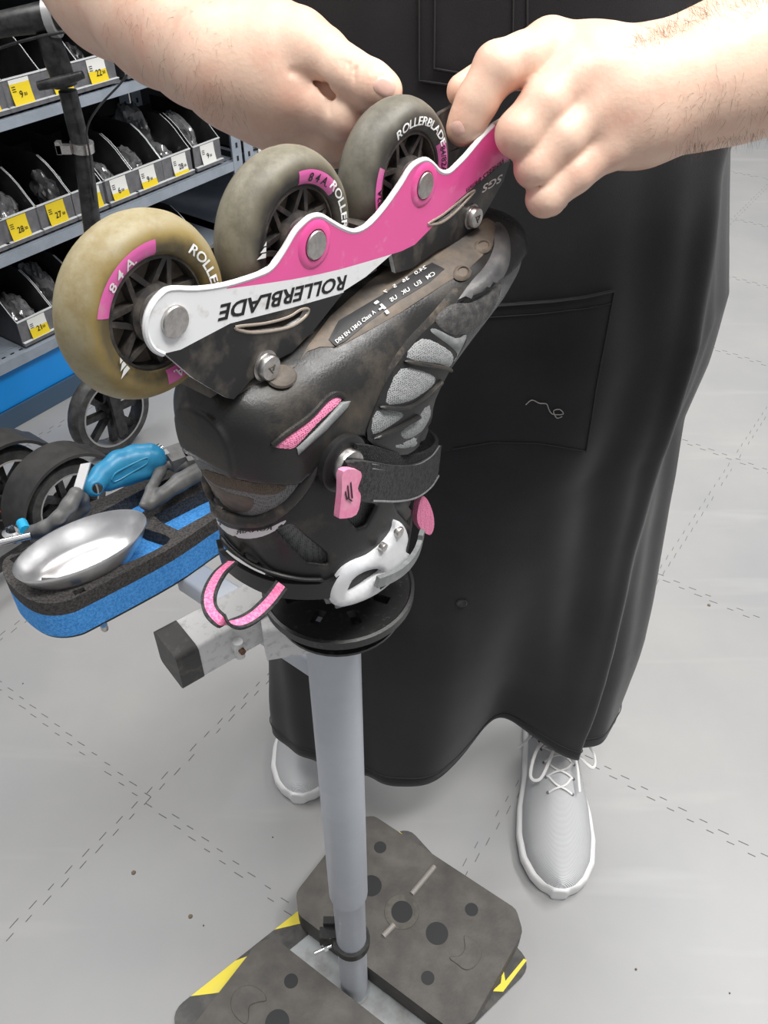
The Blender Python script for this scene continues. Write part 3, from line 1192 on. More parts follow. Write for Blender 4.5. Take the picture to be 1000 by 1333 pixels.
stripe([(350, 1200), (375, 1178), (400, 1160), (410, 1198)])
stripe([(245, 1292), (302, 1244), (324, 1244), (287, 1292)])
stripe([(516, 1078), (521, 1088), (532, 1098), (535, 1096)])
stripe([(655, 1258), (652, 1280), (640, 1291), (637, 1290), (655, 1291), (686, 1250), (682, 1248), (658, 1277)])
tape.build('hazard_tape', [M_tapeblack, M_yellow], st, smooth=False)
m = MB()
m.lathe(pc, (0, 0, 1), [(.0165, .006), (.0165, .262), (.0178, .266)], 40)
m.build('lower_tube', M_pole, st)
m = MB()
m.lathe(pc, (0, 0, 1), [(.0185, .262), (.0195, .268), (.0195, .71)], 40)
m.build('upper_tube', M_pole, st)
m = MB()
zc = .150
m.lathe(pc + Vector((0, 0, zc)), (0, 0, 1), [(.0167, -.006), (.0205, -.006), (.0205, .006), (.0167, .006)], 36, close=True)
m.box(pc + Vector((-.026, .004, zc)), (.009, 0, 0), (0, .006, 0), (0, 0, .010))
m.box(pc + Vector((-.024, .014, zc + .004)), (.007, 0, 0), (0, .004, 0), (0, 0, .014))
cl = m.build('height_collar', M_blackplastic, st)
m = MB()
m.tube([pc + Vector((-.022, -.006, zc)), pc + Vector((-.040, -.014, zc))], .0022, 10)
m.lathe(pc + Vector((-.030, -.009, zc)), (1, .4, 0), [(.0048, 0), (.0048, .004)], 6)
m.build('thumbscrew', M_chrome, cl)
m = MB()
m.lathe(pc, (0, 0, 1), [(.0175, .006), (.019, .008), (.0165, .011)], 36)
m.build('weld_bead', M_plate, st)

# disc
DZ, DR = .718, .0488
dc = pc + Vector((.006, -.004, 0))
slots = []
for k in range(8):
    a = math.radians(22 + 45 * k)
    slots.append([(lerp(.024, .036, t) * math.cos(a) + sgn * .0032 * math.sin(a), lerp(.024, .036, t) * math.sin(a) - sgn * .0032 * math.cos(a)) for t, sgn in ((0, -1), (0, 1), (1, 1), (1, -1))])
circ = [(DR * math.cos(2 * math.pi * k / 72), DR * math.sin(2 * math.pi * k / 72)) for k in range(72)]
vv, tr, rg = region([circ], slots, .006)
V, F, Mi = solid(vv, tr, rg, lambda x, y: dc + Vector((x, y, DZ)), lambda x, y: dc + Vector((x, y, DZ - .007)))
m = MB().add(V, F)
m.lathe(dc + Vector((0, 0, DZ)), (0, 0, 1), [(DR - .0015, -.0065), (DR + .001, -.0055), (DR + .0012, .0005), (DR - .0008, .0012), (DR - .0018, .0002)], 72, close=True)
m.lathe(dc + Vector((0, 0, DZ)), (0, 0, 1), [(.018, 0), (.016, .03), (.014, .10)], 32)
m.lathe(dc + Vector((0, 0, DZ - .022)), (0, 0, 1), [(.030, -.004), (.042, 0), (.042, .002), (.0001, .002)], 40)  # plate added beneath the slots to make them look dark
m.build('support_disc', M_blackplastic, st)

# arm tube below the disc
a1 = planeZ(239, 826, .695)
a0 = Vector((-.034, .440, .695))
ad = (a0 - a1).normalized()
an = Vector((-ad.y, ad.x, 0)).normalized()
hw = .0155


def boxtube(mb, p, q, side, hw, hh, r=.003, m=0):
    side = Vector(side)
    up = Vector((0, 0, 1))
    prof = rrect(hw, hh, r, 3)
    v = [p + side * x + up * y for x, y in prof] + [q + side * x + up * y for x, y in prof]
    n = len(prof)
    f = [(i, (i + 1) % n, n + (i + 1) % n, n + i) for i in range(n)] + [tuple(range(n))[::-1], tuple(range(n, 2 * n))]
    mb.add(v, f, m)


m = MB()
boxtube(m, a1 - Vector((0, 0, hw)), a0 - Vector((0, 0, hw)), an, hw, hw)
arm = m.build('arm_tube', M_pole_top, st)
m = MB()
boxtube(m, a1 - ad * .014 - Vector((0, 0, hw)), a1 + ad * .002 - Vector((0, 0, hw)), an, hw + .0006, hw + .0006, .004)
m.build('end_cap', M_cap, arm)
m = MB()
bp = planeZ(277, 855, .672)
q = a1 + ad * .030 - an * hw * 1.0 + Vector((0, 0, -hw))
sgn = -1 if (an.y > 0) else 1
q = a1 + ad * .028 + an * (sgn * hw) + Vector((0, 0, -hw))
m.tube([q, q + an * sgn * .006], .0042, 12, 0)
m.tube([q + an * sgn * .004 - Vector((0, 0, .009)), q + an * sgn * .004 + Vector((0, 0, .006))], .0036, 12, 0)
m.tube([q + an * sgn * .006, q + an * sgn * .010], .0022, 10, 1)
m.build('set_screw', [M_pole_top, mat('rusty', (.16, .08, .04), .7)], arm)
m = MB()
boxtube(m, planeZ(345, 812, .690) - Vector((0, 0, .016)) + Vector((-.004, .006, 0)), Vector((PX + .004, PY + .004, .674)), Vector((-.25, .97, 0)).normalized(), .014, .016, .004)
m.build('socket_bracket', M_pole_top, st)

# weights
b1 = Vector((.8192, -.5736, 0))
b2 = Vector((.5736, .8192, 0))


def circle(c, r, n=24):
    return [(c[0] + r * math.cos(2 * math.pi * k / n), c[1] + r * math.sin(2 * math.pi * k / n)) for k in range(n)]


def weight(c, holes_px, cres_px, label, hx, hy, ch, groove=None, z1=.050):
    c = Vector((*c, 0))
    e = empty('counterweight', c + Vector((0, 0, .007)), label, 'weight', 'rubber weight blocks on the stand base')
    outl = [(-hx + ch, -hy), (hx - ch, -hy), (hx, -hy + ch), (hx, hy - ch), (hx - ch, hy), (-hx + ch, hy), (-hx, hy - ch), (-hx, -hy + ch)]
    o2 = []
    for i, p in enumerate(outl):
        a, b = Vector(outl[i - 1]), Vector(outl[(i + 1) % 8])
        p = Vector(p)
        u, v_ = (a - p).normalized() * .006, (b - p).normalized() * .006
        o2 += [tuple(p + u), tuple(p + (u + v_) * .25), tuple(p + v_)]

    def loc(x, y):
        q = planeZ(x, y, z1) - c
        return (q.dot(b1), q.dot(b2))
    holes, rings = [], []
    for (x, y, r) in holes_px:
        holes.append(circle(loc(x, y), r))
    cres = [spline2([loc(x, y) for x, y in cp], 4) for cp in cres_px]
    vv, tr, rg = region([o2], holes, .012)
    W = lambda x, y, z: c + b1 * x + b2 * y + Vector((0, 0, z))
    V, F, Mi = solid(vv, tr, rg, lambda x, y: W(x, y, z1), lambda x, y: W(x, y, z1 - .012))
    m = MB().add(V, F)
    inset = [(x * .985, y * .985) for x, y in o2]
    n = len(o2)
    v = [W(*p, z1 - .012) for p in o2] + [W(*p, .020) for p in o2] + [W(*p, .0075) for p in inset]
    f = [(i, (i + 1) % n, n + (i + 1) % n, n + i) for i in range(n)] + [(n + i, n + (i + 1) % n, 2 * n + (i + 1) % n, 2 * n + i) for i in range(n)] + [tuple(range(2 * n, 3 * n))[::-1]]
    m.add(v, f, 0)
    bo = m.build('block', [M_weight, M_weight_d], e, ang=35)
    # bored holes: wall and floor of each
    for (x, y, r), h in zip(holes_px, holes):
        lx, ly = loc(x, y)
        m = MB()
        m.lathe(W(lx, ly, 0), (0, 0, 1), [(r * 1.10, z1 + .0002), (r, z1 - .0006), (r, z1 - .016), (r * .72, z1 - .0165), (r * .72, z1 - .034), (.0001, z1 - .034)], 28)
        m.build('bore', M_dark, e)  # near-black colour puts a deep hole's shade into the shallow bore
    m = MB()
    for cp in cres:
        vv, tr, rg = region([cp])
        V, F, Mi = solid(vv, tr, rg, lambda x, y: W(x, y, z1 + .0012), lambda x, y: W(x, y, z1 - .001))
        m.add(V, F, 0)
        m.tube([W(x, y, z1 + .0003) for x, y in cp + [cp[0]]], .0009, 6, 1)
    if cres:
        m.build('crescent_pad', [M_weight, M_weight_d], e)
    if groove:
        m = MB()
        (cx, cy), r, ends = groove
        l = loc(cx, cy)
        m.lathe(W(*l, 0), (0, 0, 1), [(r * .62, z1 + .0004), (r * .97, z1 + .0007), (r, z1 - .0003), (r * .62, z1 - .0003)], 40, 1, close=True)
        for a, b, rr in ends:
            p, q = W(*loc(*a), z1), W(*loc(*b), z1)
            m.tube([p, q], rr, 10, 0)
        m.build('handle_rod', [mat('rod_grey', (.26, .24, .22), .5), M_weight_d], e)
    return e


weight((.0293, .4629), [(495, 1103, .0075), (483, 1153, .0125), (569, 1215, .0125), (614, 1184, .0075), (557, 1273, .0072), (434, 1135, .0075), (524, 1187, .0125)],
       [[(605, 1219), (612, 1222), (622, 1230), (626, 1243), (617, 1258), (606, 1262), (596, 1255), (586, 1247), (599, 1245), (606, 1235)]],
       'black rubber weight block lying behind the pole, with bored holes and a metal rod', .1295, .081, .020, groove=((523, 1187), .022, [((566, 1128), (536, 1164), .0036), ((513, 1204), (499, 1219), .0036)]))
weight((-.0857, .3047), [(379, 1277, .0075), (361, 1331, .0125)],
       [[(302, 1300), (312, 1287), (328, 1284), (341, 1292), (346, 1302), (336, 1304), (324, 1310), (323, 1325), (318, 1332), (304, 1318)]],
       'black rubber weight block in front of the pole, cut off by the picture edge', .125, .0765, .014)

# =================================================================== TOOL TRAY
TZ = .66
outline = [(3, 737), (10, 724), (40, 709), (75, 684), (111, 657), (150, 640), (210, 606), (250, 583), (300, 566), (345, 575), (362, 600), (345, 640), (282, 674), (216, 717), (114, 770), (84, 783), (54, 785), (30, 776), (8, 755)]
outl = spline2(outline, 4)
toXY = lambda poly, Z=TZ: [tuple(planeZ(x, y, Z).xy) for x, y in poly]
tc_ = planeZ(150, 690, TZ)
tray = empty('tool_tray', tc_, 'blue and black foam tool tray with cut-out recesses beside the stand', 'tool tray')
rec_a = [(200, 671), (262, 640), (300, 625), (310, 640), (272, 668), (232, 690), (212, 681)]
rec_b = [(186, 687), (222, 701), (190, 722), (150, 738), (110, 748), (60, 752), (24, 742), (40, 716), (90, 690), (150, 668)]
rec_c = [(128, 668), (196, 632), (222, 622), (208, 650), (184, 668), (165, 672)]
rec_d = [(12, 728), (26, 721), (34, 725), (22, 735)]
rec_e = [(94, 770), (108, 764), (112, 769), (98, 775)]
hs = [toXY(spline2(r, 3)) for r in (rec_b,)] + [toXY(r) for r in (rec_a, rec_c, rec_d, rec_e)]
oxy = toXY(outl)
vv, tr, rg = region([oxy], hs)
V, F, Mi = solid(vv, tr, rg, lambda x, y: Vector((x, y, TZ)), lambda x, y: Vector((x, y, TZ - .0135)))
obj('black_foam', V, F, M_foam_k, tray, ang=50)
vv, tr, rg = region([oxy])
V, F, Mi = solid(vv, tr, rg, lambda x, y: Vector((x, y, TZ - .0135)), lambda x, y: Vector((x, y, TZ - .0375)))
obj('blue_foam', V, F, M_foam_b, tray, ang=50)
cxy = np.mean(np.array(oxy), 0)
V, F, Mi = solid(vv, tr, rg, lambda x, y: Vector((cxy[0] + (x - cxy[0]) * .99, cxy[1] + (y - cxy[1]) * .99, TZ - .0375)), lambda x, y: Vector((cxy[0] + (x - cxy[0]) * .99, cxy[1] + (y - cxy[1]) * .99, TZ - .040)))
obj('tray_plate', V, F, M_blackplastic, tray)
m = MB()
p = planeZ(136, 817, TZ - .0415)
m.lathe(p, (0, 0, 1), [(.0022, -.003), (.0030, -.001), (.0030, .003)], 8)
m.build('plate_bolt', M_steel, tray)
# support bar from the tray to the pole
m = MB()
boxtube(m, Vector((-.165, .50, TZ - .050)), Vector((PX, PY + .01, TZ - .050)), Vector((.6, .78, 0)).normalized(), .012, .010)
m.build('support_bar', M_pole, tray)

# steel parts bowl
bl = [planeZ(23, 757, .672), planeZ(189, 680, .672), planeZ(78, 701, .672), planeZ(131, 745, .672)]
bc = (bl[0] + bl[1]) / 2
ba = (bl[1] - bl[0]) / 2
bb = Vector((-ba.y, ba.x, 0)).normalized() * (.5 * abs((bl[3] - bl[2]).dot(Vector((-ba.y, ba.x, 0)).normalized())))
bowl = empty('parts_bowl', bc - Vector((0, 0, .025)), 'shiny stainless steel magnetic parts bowl sitting in the foam tray', 'bowl')
prof = [(0.0, -.0150), (.45, -.0150), (.62, -.0140), (.78, -.0100), (.92, -.001), (1.0, .007), (1.015, .0078), (1.02, .0068), (1.0, .0045), (.90, -.0055), (.76, -.014), (.70, -.0185), (.66, -.019), (0.0, -.019)]
V, F = [], []
SEG = 64
for r, h in prof:
    for k in range(SEG):
        a = 2 * math.pi * k / SEG
        V.append(bc + ba * r * math.cos(a) + bb * r * math.sin(a) + Vector((0, 0, h)))
for i in range(len(prof) - 1):
    for k in range(SEG):
        F.append((i * SEG + k, i * SEG + (k + 1) % SEG, (i + 1) * SEG + (k + 1) % SEG, (i + 1) * SEG + k))
obj('dish', V, F, M_bowl, bowl, ang=70)
m = MB()
# engraved diamond emblem on the bowl floor
cp = bc + ba * .12 - bb * .25 + Vector((0, 0, -.0132))
for k in (1., .78):
    P = [cp + ba.normalized() * .011 * k, cp + bb.normalized() * .006 * k, cp - ba.normalized() * .011 * k, cp - bb.normalized() * .006 * k]
    m.tube(P + [P[0]], .00022, 5)
m.build('engraved_emblem', mat('engrave', (.45, .45, .46), .5, .8), bowl)


def sdf_obj(name, chains, vox, m, parent=None, k=.003, subs=(), rel=2, lo=None, hi=None):
    pts = np.array([tuple(p) for c in chains for p, r in c])
    R = max(r for c in chains for p, r in c) + .006
    F_ = Field(pts.min(0) - R, pts.max(0) + R, vox)
    for c in chains:
        F_.chain(c, k)
    for (a, b, r) in subs:
        F_.cone(a, b, r, r, .0008, sub=True)
    V, Q = F_.mesh()
    V = relax(V, Q, rel)
    return V, Q


# blue-handled tool lying on the tray rim
P = lambda x, y, z: planeZ(x, y, z)
tl = empty('spoke_tool', P(160, 610, .665), 'teal blue moulded tool handle with eyelet on the far rim of the tray', 'hand tool')
ch = [[(P(122, 633, .690), .0085), (P(134, 617, .692), .0088), (P(155, 603, .693), .0105), (P(178, 597, .692), .0115), (P(196, 596, .690), .0115), (P(202, 597, .689), .0095)],
      [(P(140, 628, .684), .0075), (P(165, 618, .683), .0085), (P(188, 612, .683), .0085)]]
V, Q = sdf_obj('h', ch, .0008, M_tealtool, subs=[(P(127, 634, .720), P(127, 638, .66), .0040)])
obj('handle', V, Q, M_tealtool, tl)
hb = bvh_of(V, Q)
m = MB()
ring = spline([cast(hb, *q)[0] + cast(hb, *q)[1] * .0002 for q in [(145, 624), (150, 616), (168, 606), (188, 597), (193, 597), (190, 604), (170, 616), (150, 627), (145, 624)]], 5)
m.tube(ring, .0007, 6)
m.build('raised_outline', mat('teal_edge', (.035, .27, .46), .35), tl)
m = MB()
m.tube([P(199, 592, .690), P(207, 587, .690)], .003, 12)
m.lathe(P(206, 586, .690), (P(207, 587, .69) - P(199, 592, .69)).normalized(), [(.0048, 0), (.0048, .003)], 10)
m.box(P(212, 596, .688), (.0045, .003, 0), (-.002, .003, 0), (0, 0, .005))
m.build('metal_tip', M_chrome, tl)

# grey plier handles
pl = empty('pliers', P(220, 620, .665), 'dark grey plier handles lying open on the tray behind the bowl', 'pliers')
ch = [[(P(187, 657, .678), .0036), (P(197, 637, .680), .0042), (P(208, 615, .682), .0048), (P(214, 601, .682), .0048)],
      [(P(193, 660, .674), .0040), (P(212, 644, .678), .0058), (P(234, 628, .680), .0074), (P(262, 612, .680), .0080)],
      [(P(214, 601, .682), .0048), (P(230, 606, .680), .0052), (P(248, 604, .680), .006)]]
V, Q = sdf_obj('h', ch, .0009, M_greyhandle, k=.003)
obj('handles', V, Q, M_greyhandle, pl)
m = MB()
m.box(P(240, 592, .684), (.012, .008, 0), (-.006, .009, 0), (0, 0, .006))
m.box(P(262, 596, .684), (.012, .004, 0), (-.004, .008, 0), (0, 0, .006))
m.build('jaw', M_greyhandle, pl, ang=30)

# dark-handled tool at the left with a bright blade
kt = empty('hook_tool', P(80, 680, .665), 'tool with curved grey handle and bright blade at the left rim of the tray', 'hand tool')
ch = [[(P(38, 692, .672), .0048), (P(58, 687, .676), .0050), (P(76, 675, .682), .0054), (P(90, 658, .688), .0058), (P(99, 643, .693), .0060)],
      [(P(46, 702, .664), .004), (P(66, 697, .664), .0046), (P(90, 680, .666), .005), (P(108, 660, .674), .0052), (P(108, 648, .685), .0052)]]
V, Q = sdf_obj('h', ch, .0009, M_greyhandle, k=.004)
obj('handle', V, Q, M_greyhandle, kt)
m = MB()
pa, pb = P(101, 640, .694), P(112, 603, .712)
m.box((pa + pb) / 2, (pb - pa) / 2, Vector((.0035, .001, 0)), Vector((0, -.001, .0008)))
m.build('blade', mat('bright_blade', (.9, .9, .9), .25, .2), kt)
m = MB()
m.tube([P(28, 680, .676), P(33, 690, .676)], .0042, 10)
m.build('blue_collar', mat('cyan_plastic', (.01, .35, .62), .4), kt)
rd = empty('steel_rod', P(10, 700, .665), 'short bright steel rod poking over the left end of the tray', 'rod')
m = MB()
m.tube([P(-25, 712, .676), P(40, 697, .676)], .0028, 12)
m.lathe(P(18, 694, .672), (0, 0, 1), [(.008, -.004), (.0085, .002), (.005, .004), (.0049, -.004)], 20, close=True)
m.build('rod', M_chrome, rd)

# =================================================================== INLINE SKATE
SO = Vector((-0.0968159, 0.3091881, 0.9579113))
SF = Vector((0.6160592, 0.7871342, 0.0298453))
SA = Vector((0.7874850, -0.6163338, 0.0))
SU = Vector((-0.0183947, -0.0235028, 0.9995545))


def SK(s, t, a):
    return SO + SF * s + SU * t + SA * a


def sk(x, y, a=.021):
    r = ray(x, y)
    k = (a - (CAMP - SO).dot(SA)) / r.dot(SA)
    q = CAMP + r * k - SO
    return (q.dot(SF), q.dot(SU))


skate = empty('inline_skate', SK(.09, -.24, 0), 'worn black inline skate upside down on the stand, pink and white frame', 'inline skate')


def to_sk(X, Y, Z):
    x, y, z = X - SO.x, Y - SO.y, Z - SO.z
    return (x * SF.x + y * SF.y + z * SF.z, x * SU.x + y * SU.y + z * SU.z, x * SA.x + y * SA.y + z * SA.z)


# ---- boot bodies as signed-distance shapes in skate coordinates (s along the sole, t up, a across)
FT = np.array([  # s, top, bottom, half width
    (.017, -.062, -.100, .016), (.022, -.053, -.120, .028), (.036, -.047, -.140, .0360), (.065, -.045, -.150, .0385), (.10, -.045, -.155, .0400),
    (.14, -.044, -.150, .0425), (.165, -.043, -.132, .0445), (.19, -.042, -.116, .0455), (.22, -.041, -.102, .0450), (.245, -.043, -.094, .0390), (.260, -.047, -.089, .031),
    (.270, -.054, -.083, .021), (.276, -.063, -.076, .009)])
ST = np.array([  # t, back, front, half width
    (-.235, .033, .136, .043), (-.205, .032, .142, .0445), (-.17, .031, .150, .0445), (-.14, .030, .158, .0435), (-.11, .028, .165, .0415), (-.08, .026, .165, .037), (-.06, .028, .14, .030)])


def smooth_tab(tab, wd):
    x = np.linspace(tab[0, 0], tab[-1, 0], 400)
    k = max(3, int(wd / (x[1] - x[0])) | 1)
    ker = np.hanning(k + 2)[1:-1]
    ker /= ker.sum()
    cols = [x]
    for c in range(1, tab.shape[1]):
        y = np.interp(x, tab[:, 0], tab[:, c])
        lo_, hi_ = 2 * y[0] - y[1:k // 2 + 1][::-1], 2 * y[-1] - y[-k // 2:-1][::-1]
        yy = np.convolve(np.concatenate([lo_, y, hi_]), ker, 'same')[len(lo_):len(lo_) + len(y)]
        cols.append(yy)
    return np.stack(cols, 1)


FT = smooth_tab(FT, .022)
ST = smooth_tab(ST, .045)


def f_foot(S, T, A, grow=0., n=2.6):
    s = np.clip(S, FT[0, 0], FT[-1, 0])
    top = np.interp(s, FT[:, 0], FT[:, 1]) + grow
    bot = np.interp(s, FT[:, 0], FT[:, 2]) - grow
    w_ = np.interp(s, FT[:, 0], FT[:, 3]) + grow
    c, h = (top + bot) / 2, (top - bot) / 2
    # narrower towards the instep
    k = np.clip((c - T) / h, 0, 1)
    w_ = w_ * (1 - .22 * k * k)
    q = (np.abs((T - c) / h) ** n + np.abs(A / w_) ** n) ** (1 / n)
    d = (q - 1) * np.minimum(h, w_)
    e = np.maximum(FT[0, 0] - S, S - FT[-1, 0]) - grow
    return np.maximum(d, e)


def f_shaft(S, T, A, grow=0., n=2.3):
    t = np.clip(T, ST[0, 0], ST[-1, 0])
    bk = np.interp(t, ST[:, 0], ST[:, 1]) - grow
    fr = np.interp(t, ST[:, 0], ST[:, 2]) + grow
    w_ = np.interp(t, ST[:, 0], ST[:, 3]) + grow
    c, h = (bk + fr) / 2, (fr - bk) / 2
    q = (np.abs((S - c) / h) ** n + np.abs(A / w_) ** n) ** (1 / n)
    return smax((q - 1) * np.minimum(h, w_), T + .068 + 0 * S, .016)


VX = .0012
glo, ghi = np.array([-.020, -.250, -.062]), np.array([.305, -.030, .062])
gn = np.ceil((ghi - glo) / VX).astype(int) + 1
GS = (glo[0] + VX * np.arange(gn[0]))[:, None, None]
GT = (glo[1] + VX * np.arange(gn[1]))[None, :, None]
GA = (glo[2] + VX * np.arange(gn[2]))[None, None, :]


def sk_mesh(d, rel=2):
    g = openvdb.FloatGrid(.05)
    g.copyFromArray(np.ascontiguousarray(np.clip(np.broadcast_to(d, gn), -.05, .05).astype(np.float32)))
    p, q = g.convertToQuads(isovalue=0.0)
    p = np.asarray(p) * VX + glo
    Q = np.asarray(q)[:, ::-1]
    if rel: p = relax(p, Q, rel)
    W = np.array(SO) + p[:, :1] * np.array(SF) + p[:, 1:2] * np.array(SU) + p[:, 2:3] * np.array(SA)
    return W, Q


foot = f_foot(GS, GT, GA)
shaft = f_shaft(GS, GT, GA)
# inner boot (liner and textile upper): foot + shaft, a little smaller
inner = smin(f_foot(GS, GT, GA, -.004), f_shaft(GS, GT, GA, -.002), .018)
inner = np.maximum(inner, GT + .052)
inner = np.maximum(inner, -(np.interp(GS, [0, .03, .06, .10, .15], [.152, .172, .208, .222, .226]) + GT))
hollow = np.maximum(f_shaft(GS, GT, GA, -.010), GT + .12)
inner = np.maximum(inner, -hollow)
Vi, Qi = sk_mesh(inner)
B_in = bvh_of(Vi, Qi)
liner = obj('liner', Vi, Qi, M_mesh_d, skate, ang=60)

# hard shell: foot part and heel cup, ends at a line that falls towards the toe
body = smin(foot, f_shaft(GS, GT, GA, .0005), .022)
B_all_V, B_all_Q = sk_mesh(body)
B_all = bvh_of(B_all_V, B_all_Q)


def st_of(poly, b=None):
    out = []
    for x, y in poly:
        p, n = cast(b or B_all, x, y)
        q = p - SO
        out.append((q.dot(SF), q.dot(SU), q.dot(SA)))
    return out


# lower edge of the hard shell seen on the near side (sight-line points -> skate coordinates)
eS = st_of([(246, 588), (262, 606), (300, 624), (350, 632), (390, 632), (412, 612), (430, 588), (448, 572), (476, 570), (490, 535), (515, 495), (545, 455), (572, 430), (600, 395), (630, 380)])
es = sorted((q[0], q[1]) for q in eS)
es = [(-.03, es[0][1])] + es + [(.31, es[-1][1] - .002)]
xs = np.array([q[0] for q in es]); ys = np.array([q[1] for q in es])
edge_t = np.interp(GS, xs, ys)
shell = np.maximum(body, edge_t - GT)
shell = np.maximum(shell, -(smin(f_foot(GS, GT, GA, -.0028), f_shaft(GS, GT, GA, -.0025), .02)))
# flat recessed sole pan
Vs, Qs = sk_mesh(shell)
shell_o = obj('boot_shell', Vs, Qs, M_shell, skate, ang=60)
B_sh = bvh_of(Vs, Qs)

# cuff: hinged upper shell
cuff_out = f_shaft(GS, GT, GA, .0055, 2.25)
cuff_in = f_shaft(GS, GT, GA, .0022, 2.25)
B_c0V, B_c0Q = sk_mesh(cuff_out)
B_c0 = bvh_of(B_c0V, B_c0Q)
cpoly = [(240, 575), (250, 620), (268, 655), (296, 680), (330, 690), (362, 682), (392, 655), (416, 620), (424, 590), (440, 574), (462, 572), (474, 580), (474, 600), (545, 640), (560, 700), (545, 770), (500, 810), (400, 830), (300, 790), (262, 730), (240, 640)]
cs = [(q[0], q[1]) for q in st_of(cpoly, B_c0)]
# upper edge of the cuff as a function of s on the near side
ue = [(q[0], q[1]) for q in st_of([(252, 610), (262, 642), (290, 668), (330, 680), (362, 672), (392, 645), (412, 612), (424, 586), (440, 573), (462, 570), (476, 578), (480, 640), (520, 668), (545, 690)], B_c0)]
ue = sorted(ue)
cx = np.array([-.03] + [q[0] for q in ue] + [.3]); cy = np.array([ue[0][1]] + [q[1] for q in ue] + [ue[-1][1]])
cuff = np.maximum(cuff_out, -cuff_in)
ctop = np.interp(GS, cx, cy)
cuff = np.maximum(cuff, GT - ctop)
cuff = np.maximum(cuff, -np.interp(GS, [.0, .02, .05, .09, .15], [.148, .162, .194, .209, .216]) - GT)


def carve(poly, side=1, b=None):
    """windows cut through the cuff on the near side"""
    q = [(p[0], p[1]) for p in st_of(poly, b or B_c0)]
    S2, T2 = np.broadcast_arrays(GS[:, :, 0], GT[:, :, 0])
    dd = polydist(q, S2, T2)
    dd = np.where(inside(q, S2, T2), -dd, dd)[:, :, None]
    return np.maximum(dd, -GA * side)


for poly in ([(362, 690), (382, 682), (402, 700), (428, 722), (430, 735), (402, 732), (385, 716)],
             [(312, 700), (322, 697), (334, 712), (352, 745), (340, 738), (322, 722)],
             [(448, 668), (470, 655), (492, 658), (478, 684), (466, 688)],
             [(292, 690), (302, 694), (308, 712), (312, 722), (302, 716), (294, 706)]):
    cuff = smax(cuff, -carve(poly), .001)
Vc, Qc = sk_mesh(cuff)
cuff_o = obj('cuff', Vc, Qc, M_shell2, skate, ang=60)
B_cf = bvh_of(Vc, Qc)

# rolled lip following the cuff's open upper edge
lip = []
for (x, y) in spline2([(249, 596), (254, 622), (268, 650), (292, 670), (318, 678), (342, 676), (366, 662), (386, 642), (402, 618), (414, 594), (428, 577)], 5, closed=False):
    p, n = cast(B_c0, x, y)
    lip.append(p + n * .0006)
m = MB()
m.tube(lip, [.0018] + [.0034] * (len(lip) - 2) + [.0020], 12, flat=.8)
far = []
for k in range(14):
    s_ = lerp(-.004, .05, k / 13)
    tt = float(np.interp(s_, cx, cy))
    ss = max(lerp(.004, .075, k / 13), float(np.interp(tt, ST[:, 0], ST[:, 1])) - .0035)
    cb = float(np.interp(tt, ST[:, 0], ST[:, 1])) - .004
    cfv = float(np.interp(tt, ST[:, 0], ST[:, 2])) + .004
    ww = float(np.interp(tt, ST[:, 0], ST[:, 3])) + .004
    q = min(1, abs((ss - (cb + cfv) / 2) / ((cfv - cb) / 2)))
    far.append(SK(ss, tt, -ww * (1 - q ** 2.25) ** (1 / 2.25)))
m.tube(far, .0038, 10)
m.build('cuff_lip', M_rim, skate)

# second ring around the top (lowest) part of the cuff
rg_ = []
for (x, y) in spline2([(287, 712), (296, 728), (318, 745), (350, 760), (385, 766), (425, 765), (440, 755)], 6, closed=False):
    p, n = cast(B_c0, x, y)
    rg_.append((p + n * .0012, n))
m = MB()
m.ribbon([p for p, n in rg_], [SU * .0062 for _ in rg_], [n for p, n in rg_], .0030)
m.build('top_band', M_shell2, skate)
m = MB()
ll = []
for (x, y) in spline2([(290, 696), (306, 714), (330, 732), (360, 744), (392, 751), (420, 752)], 6, closed=False):
    p, n = cast(B_c0, x, y)
    ll.append(p + n * .0016)
m.tube(ll, [.0004] + [.0013] * (len(ll) - 2) + [.0003], 8)
m.build('cuff_rib', M_shell2, skate)
panel('padding', [(398, 776), (430, 770), (470, 778), (520, 760), (518, 772), (480, 790), (440, 795), (412, 790)], B_in, .004, M_mesh, skate, spacing=6)

# white printed band on the cuff
panel('white_decal', [(282, 678), (296, 686), (318, 691), (345, 689), (372, 677), (364, 687), (342, 698), (318, 701), (296, 694)], B_cf, .0004, M_white_paint, skate, spacing=4, sink=.0003)
text_on('lettering', 'RUNAIR', (355, 688), (308, 694), -5, B_cf, M_ink, skate, off=.0009, upv=(0, 1))

# shell details
panel('heel_mesh', [(262, 611), (290, 618), (330, 628), (372, 632), (360, 642), (340, 643), (310, 638), (280, 630)], B_in, .0012, M_mesh_b, skate, spacing=5)
panel('inner_heel', [(268, 628), (300, 642), (330, 650), (322, 666), (300, 664), (278, 650)], B_in, .0006, M_sole, skate, spacing=5)
panel('pink_window', [(355, 580), (372, 568), (402, 546), (424, 524), (436, 516), (444, 518), (440, 526), (412, 552), (386, 580), (374, 584)], B_sh, .0007, M_pink_mesh, skate, spacing=4, sink=.0004)
panel('grey_bar', [(386, 583), (414, 556), (444, 523), (456, 522), (452, 530), (424, 560), (388, 592)], B_sh, .0016, M_greybar, skate, smooth_n=1, spacing=4, soft=3)
for q in ([(353, 581), (370, 566), (402, 543), (424, 520), (437, 513), (449, 517)],):
    m = MB()
    pts = []
    for x, y in spline2(q, 5, closed=False):
        p, n = cast(B_sh, x, y)
        pts.append(p + n * .0003)
    m.tube(pts, [.0003] + [.0016] * (len(pts) - 2) + [.0004], 8)
    m.build('window_rim', M_shell, skate)

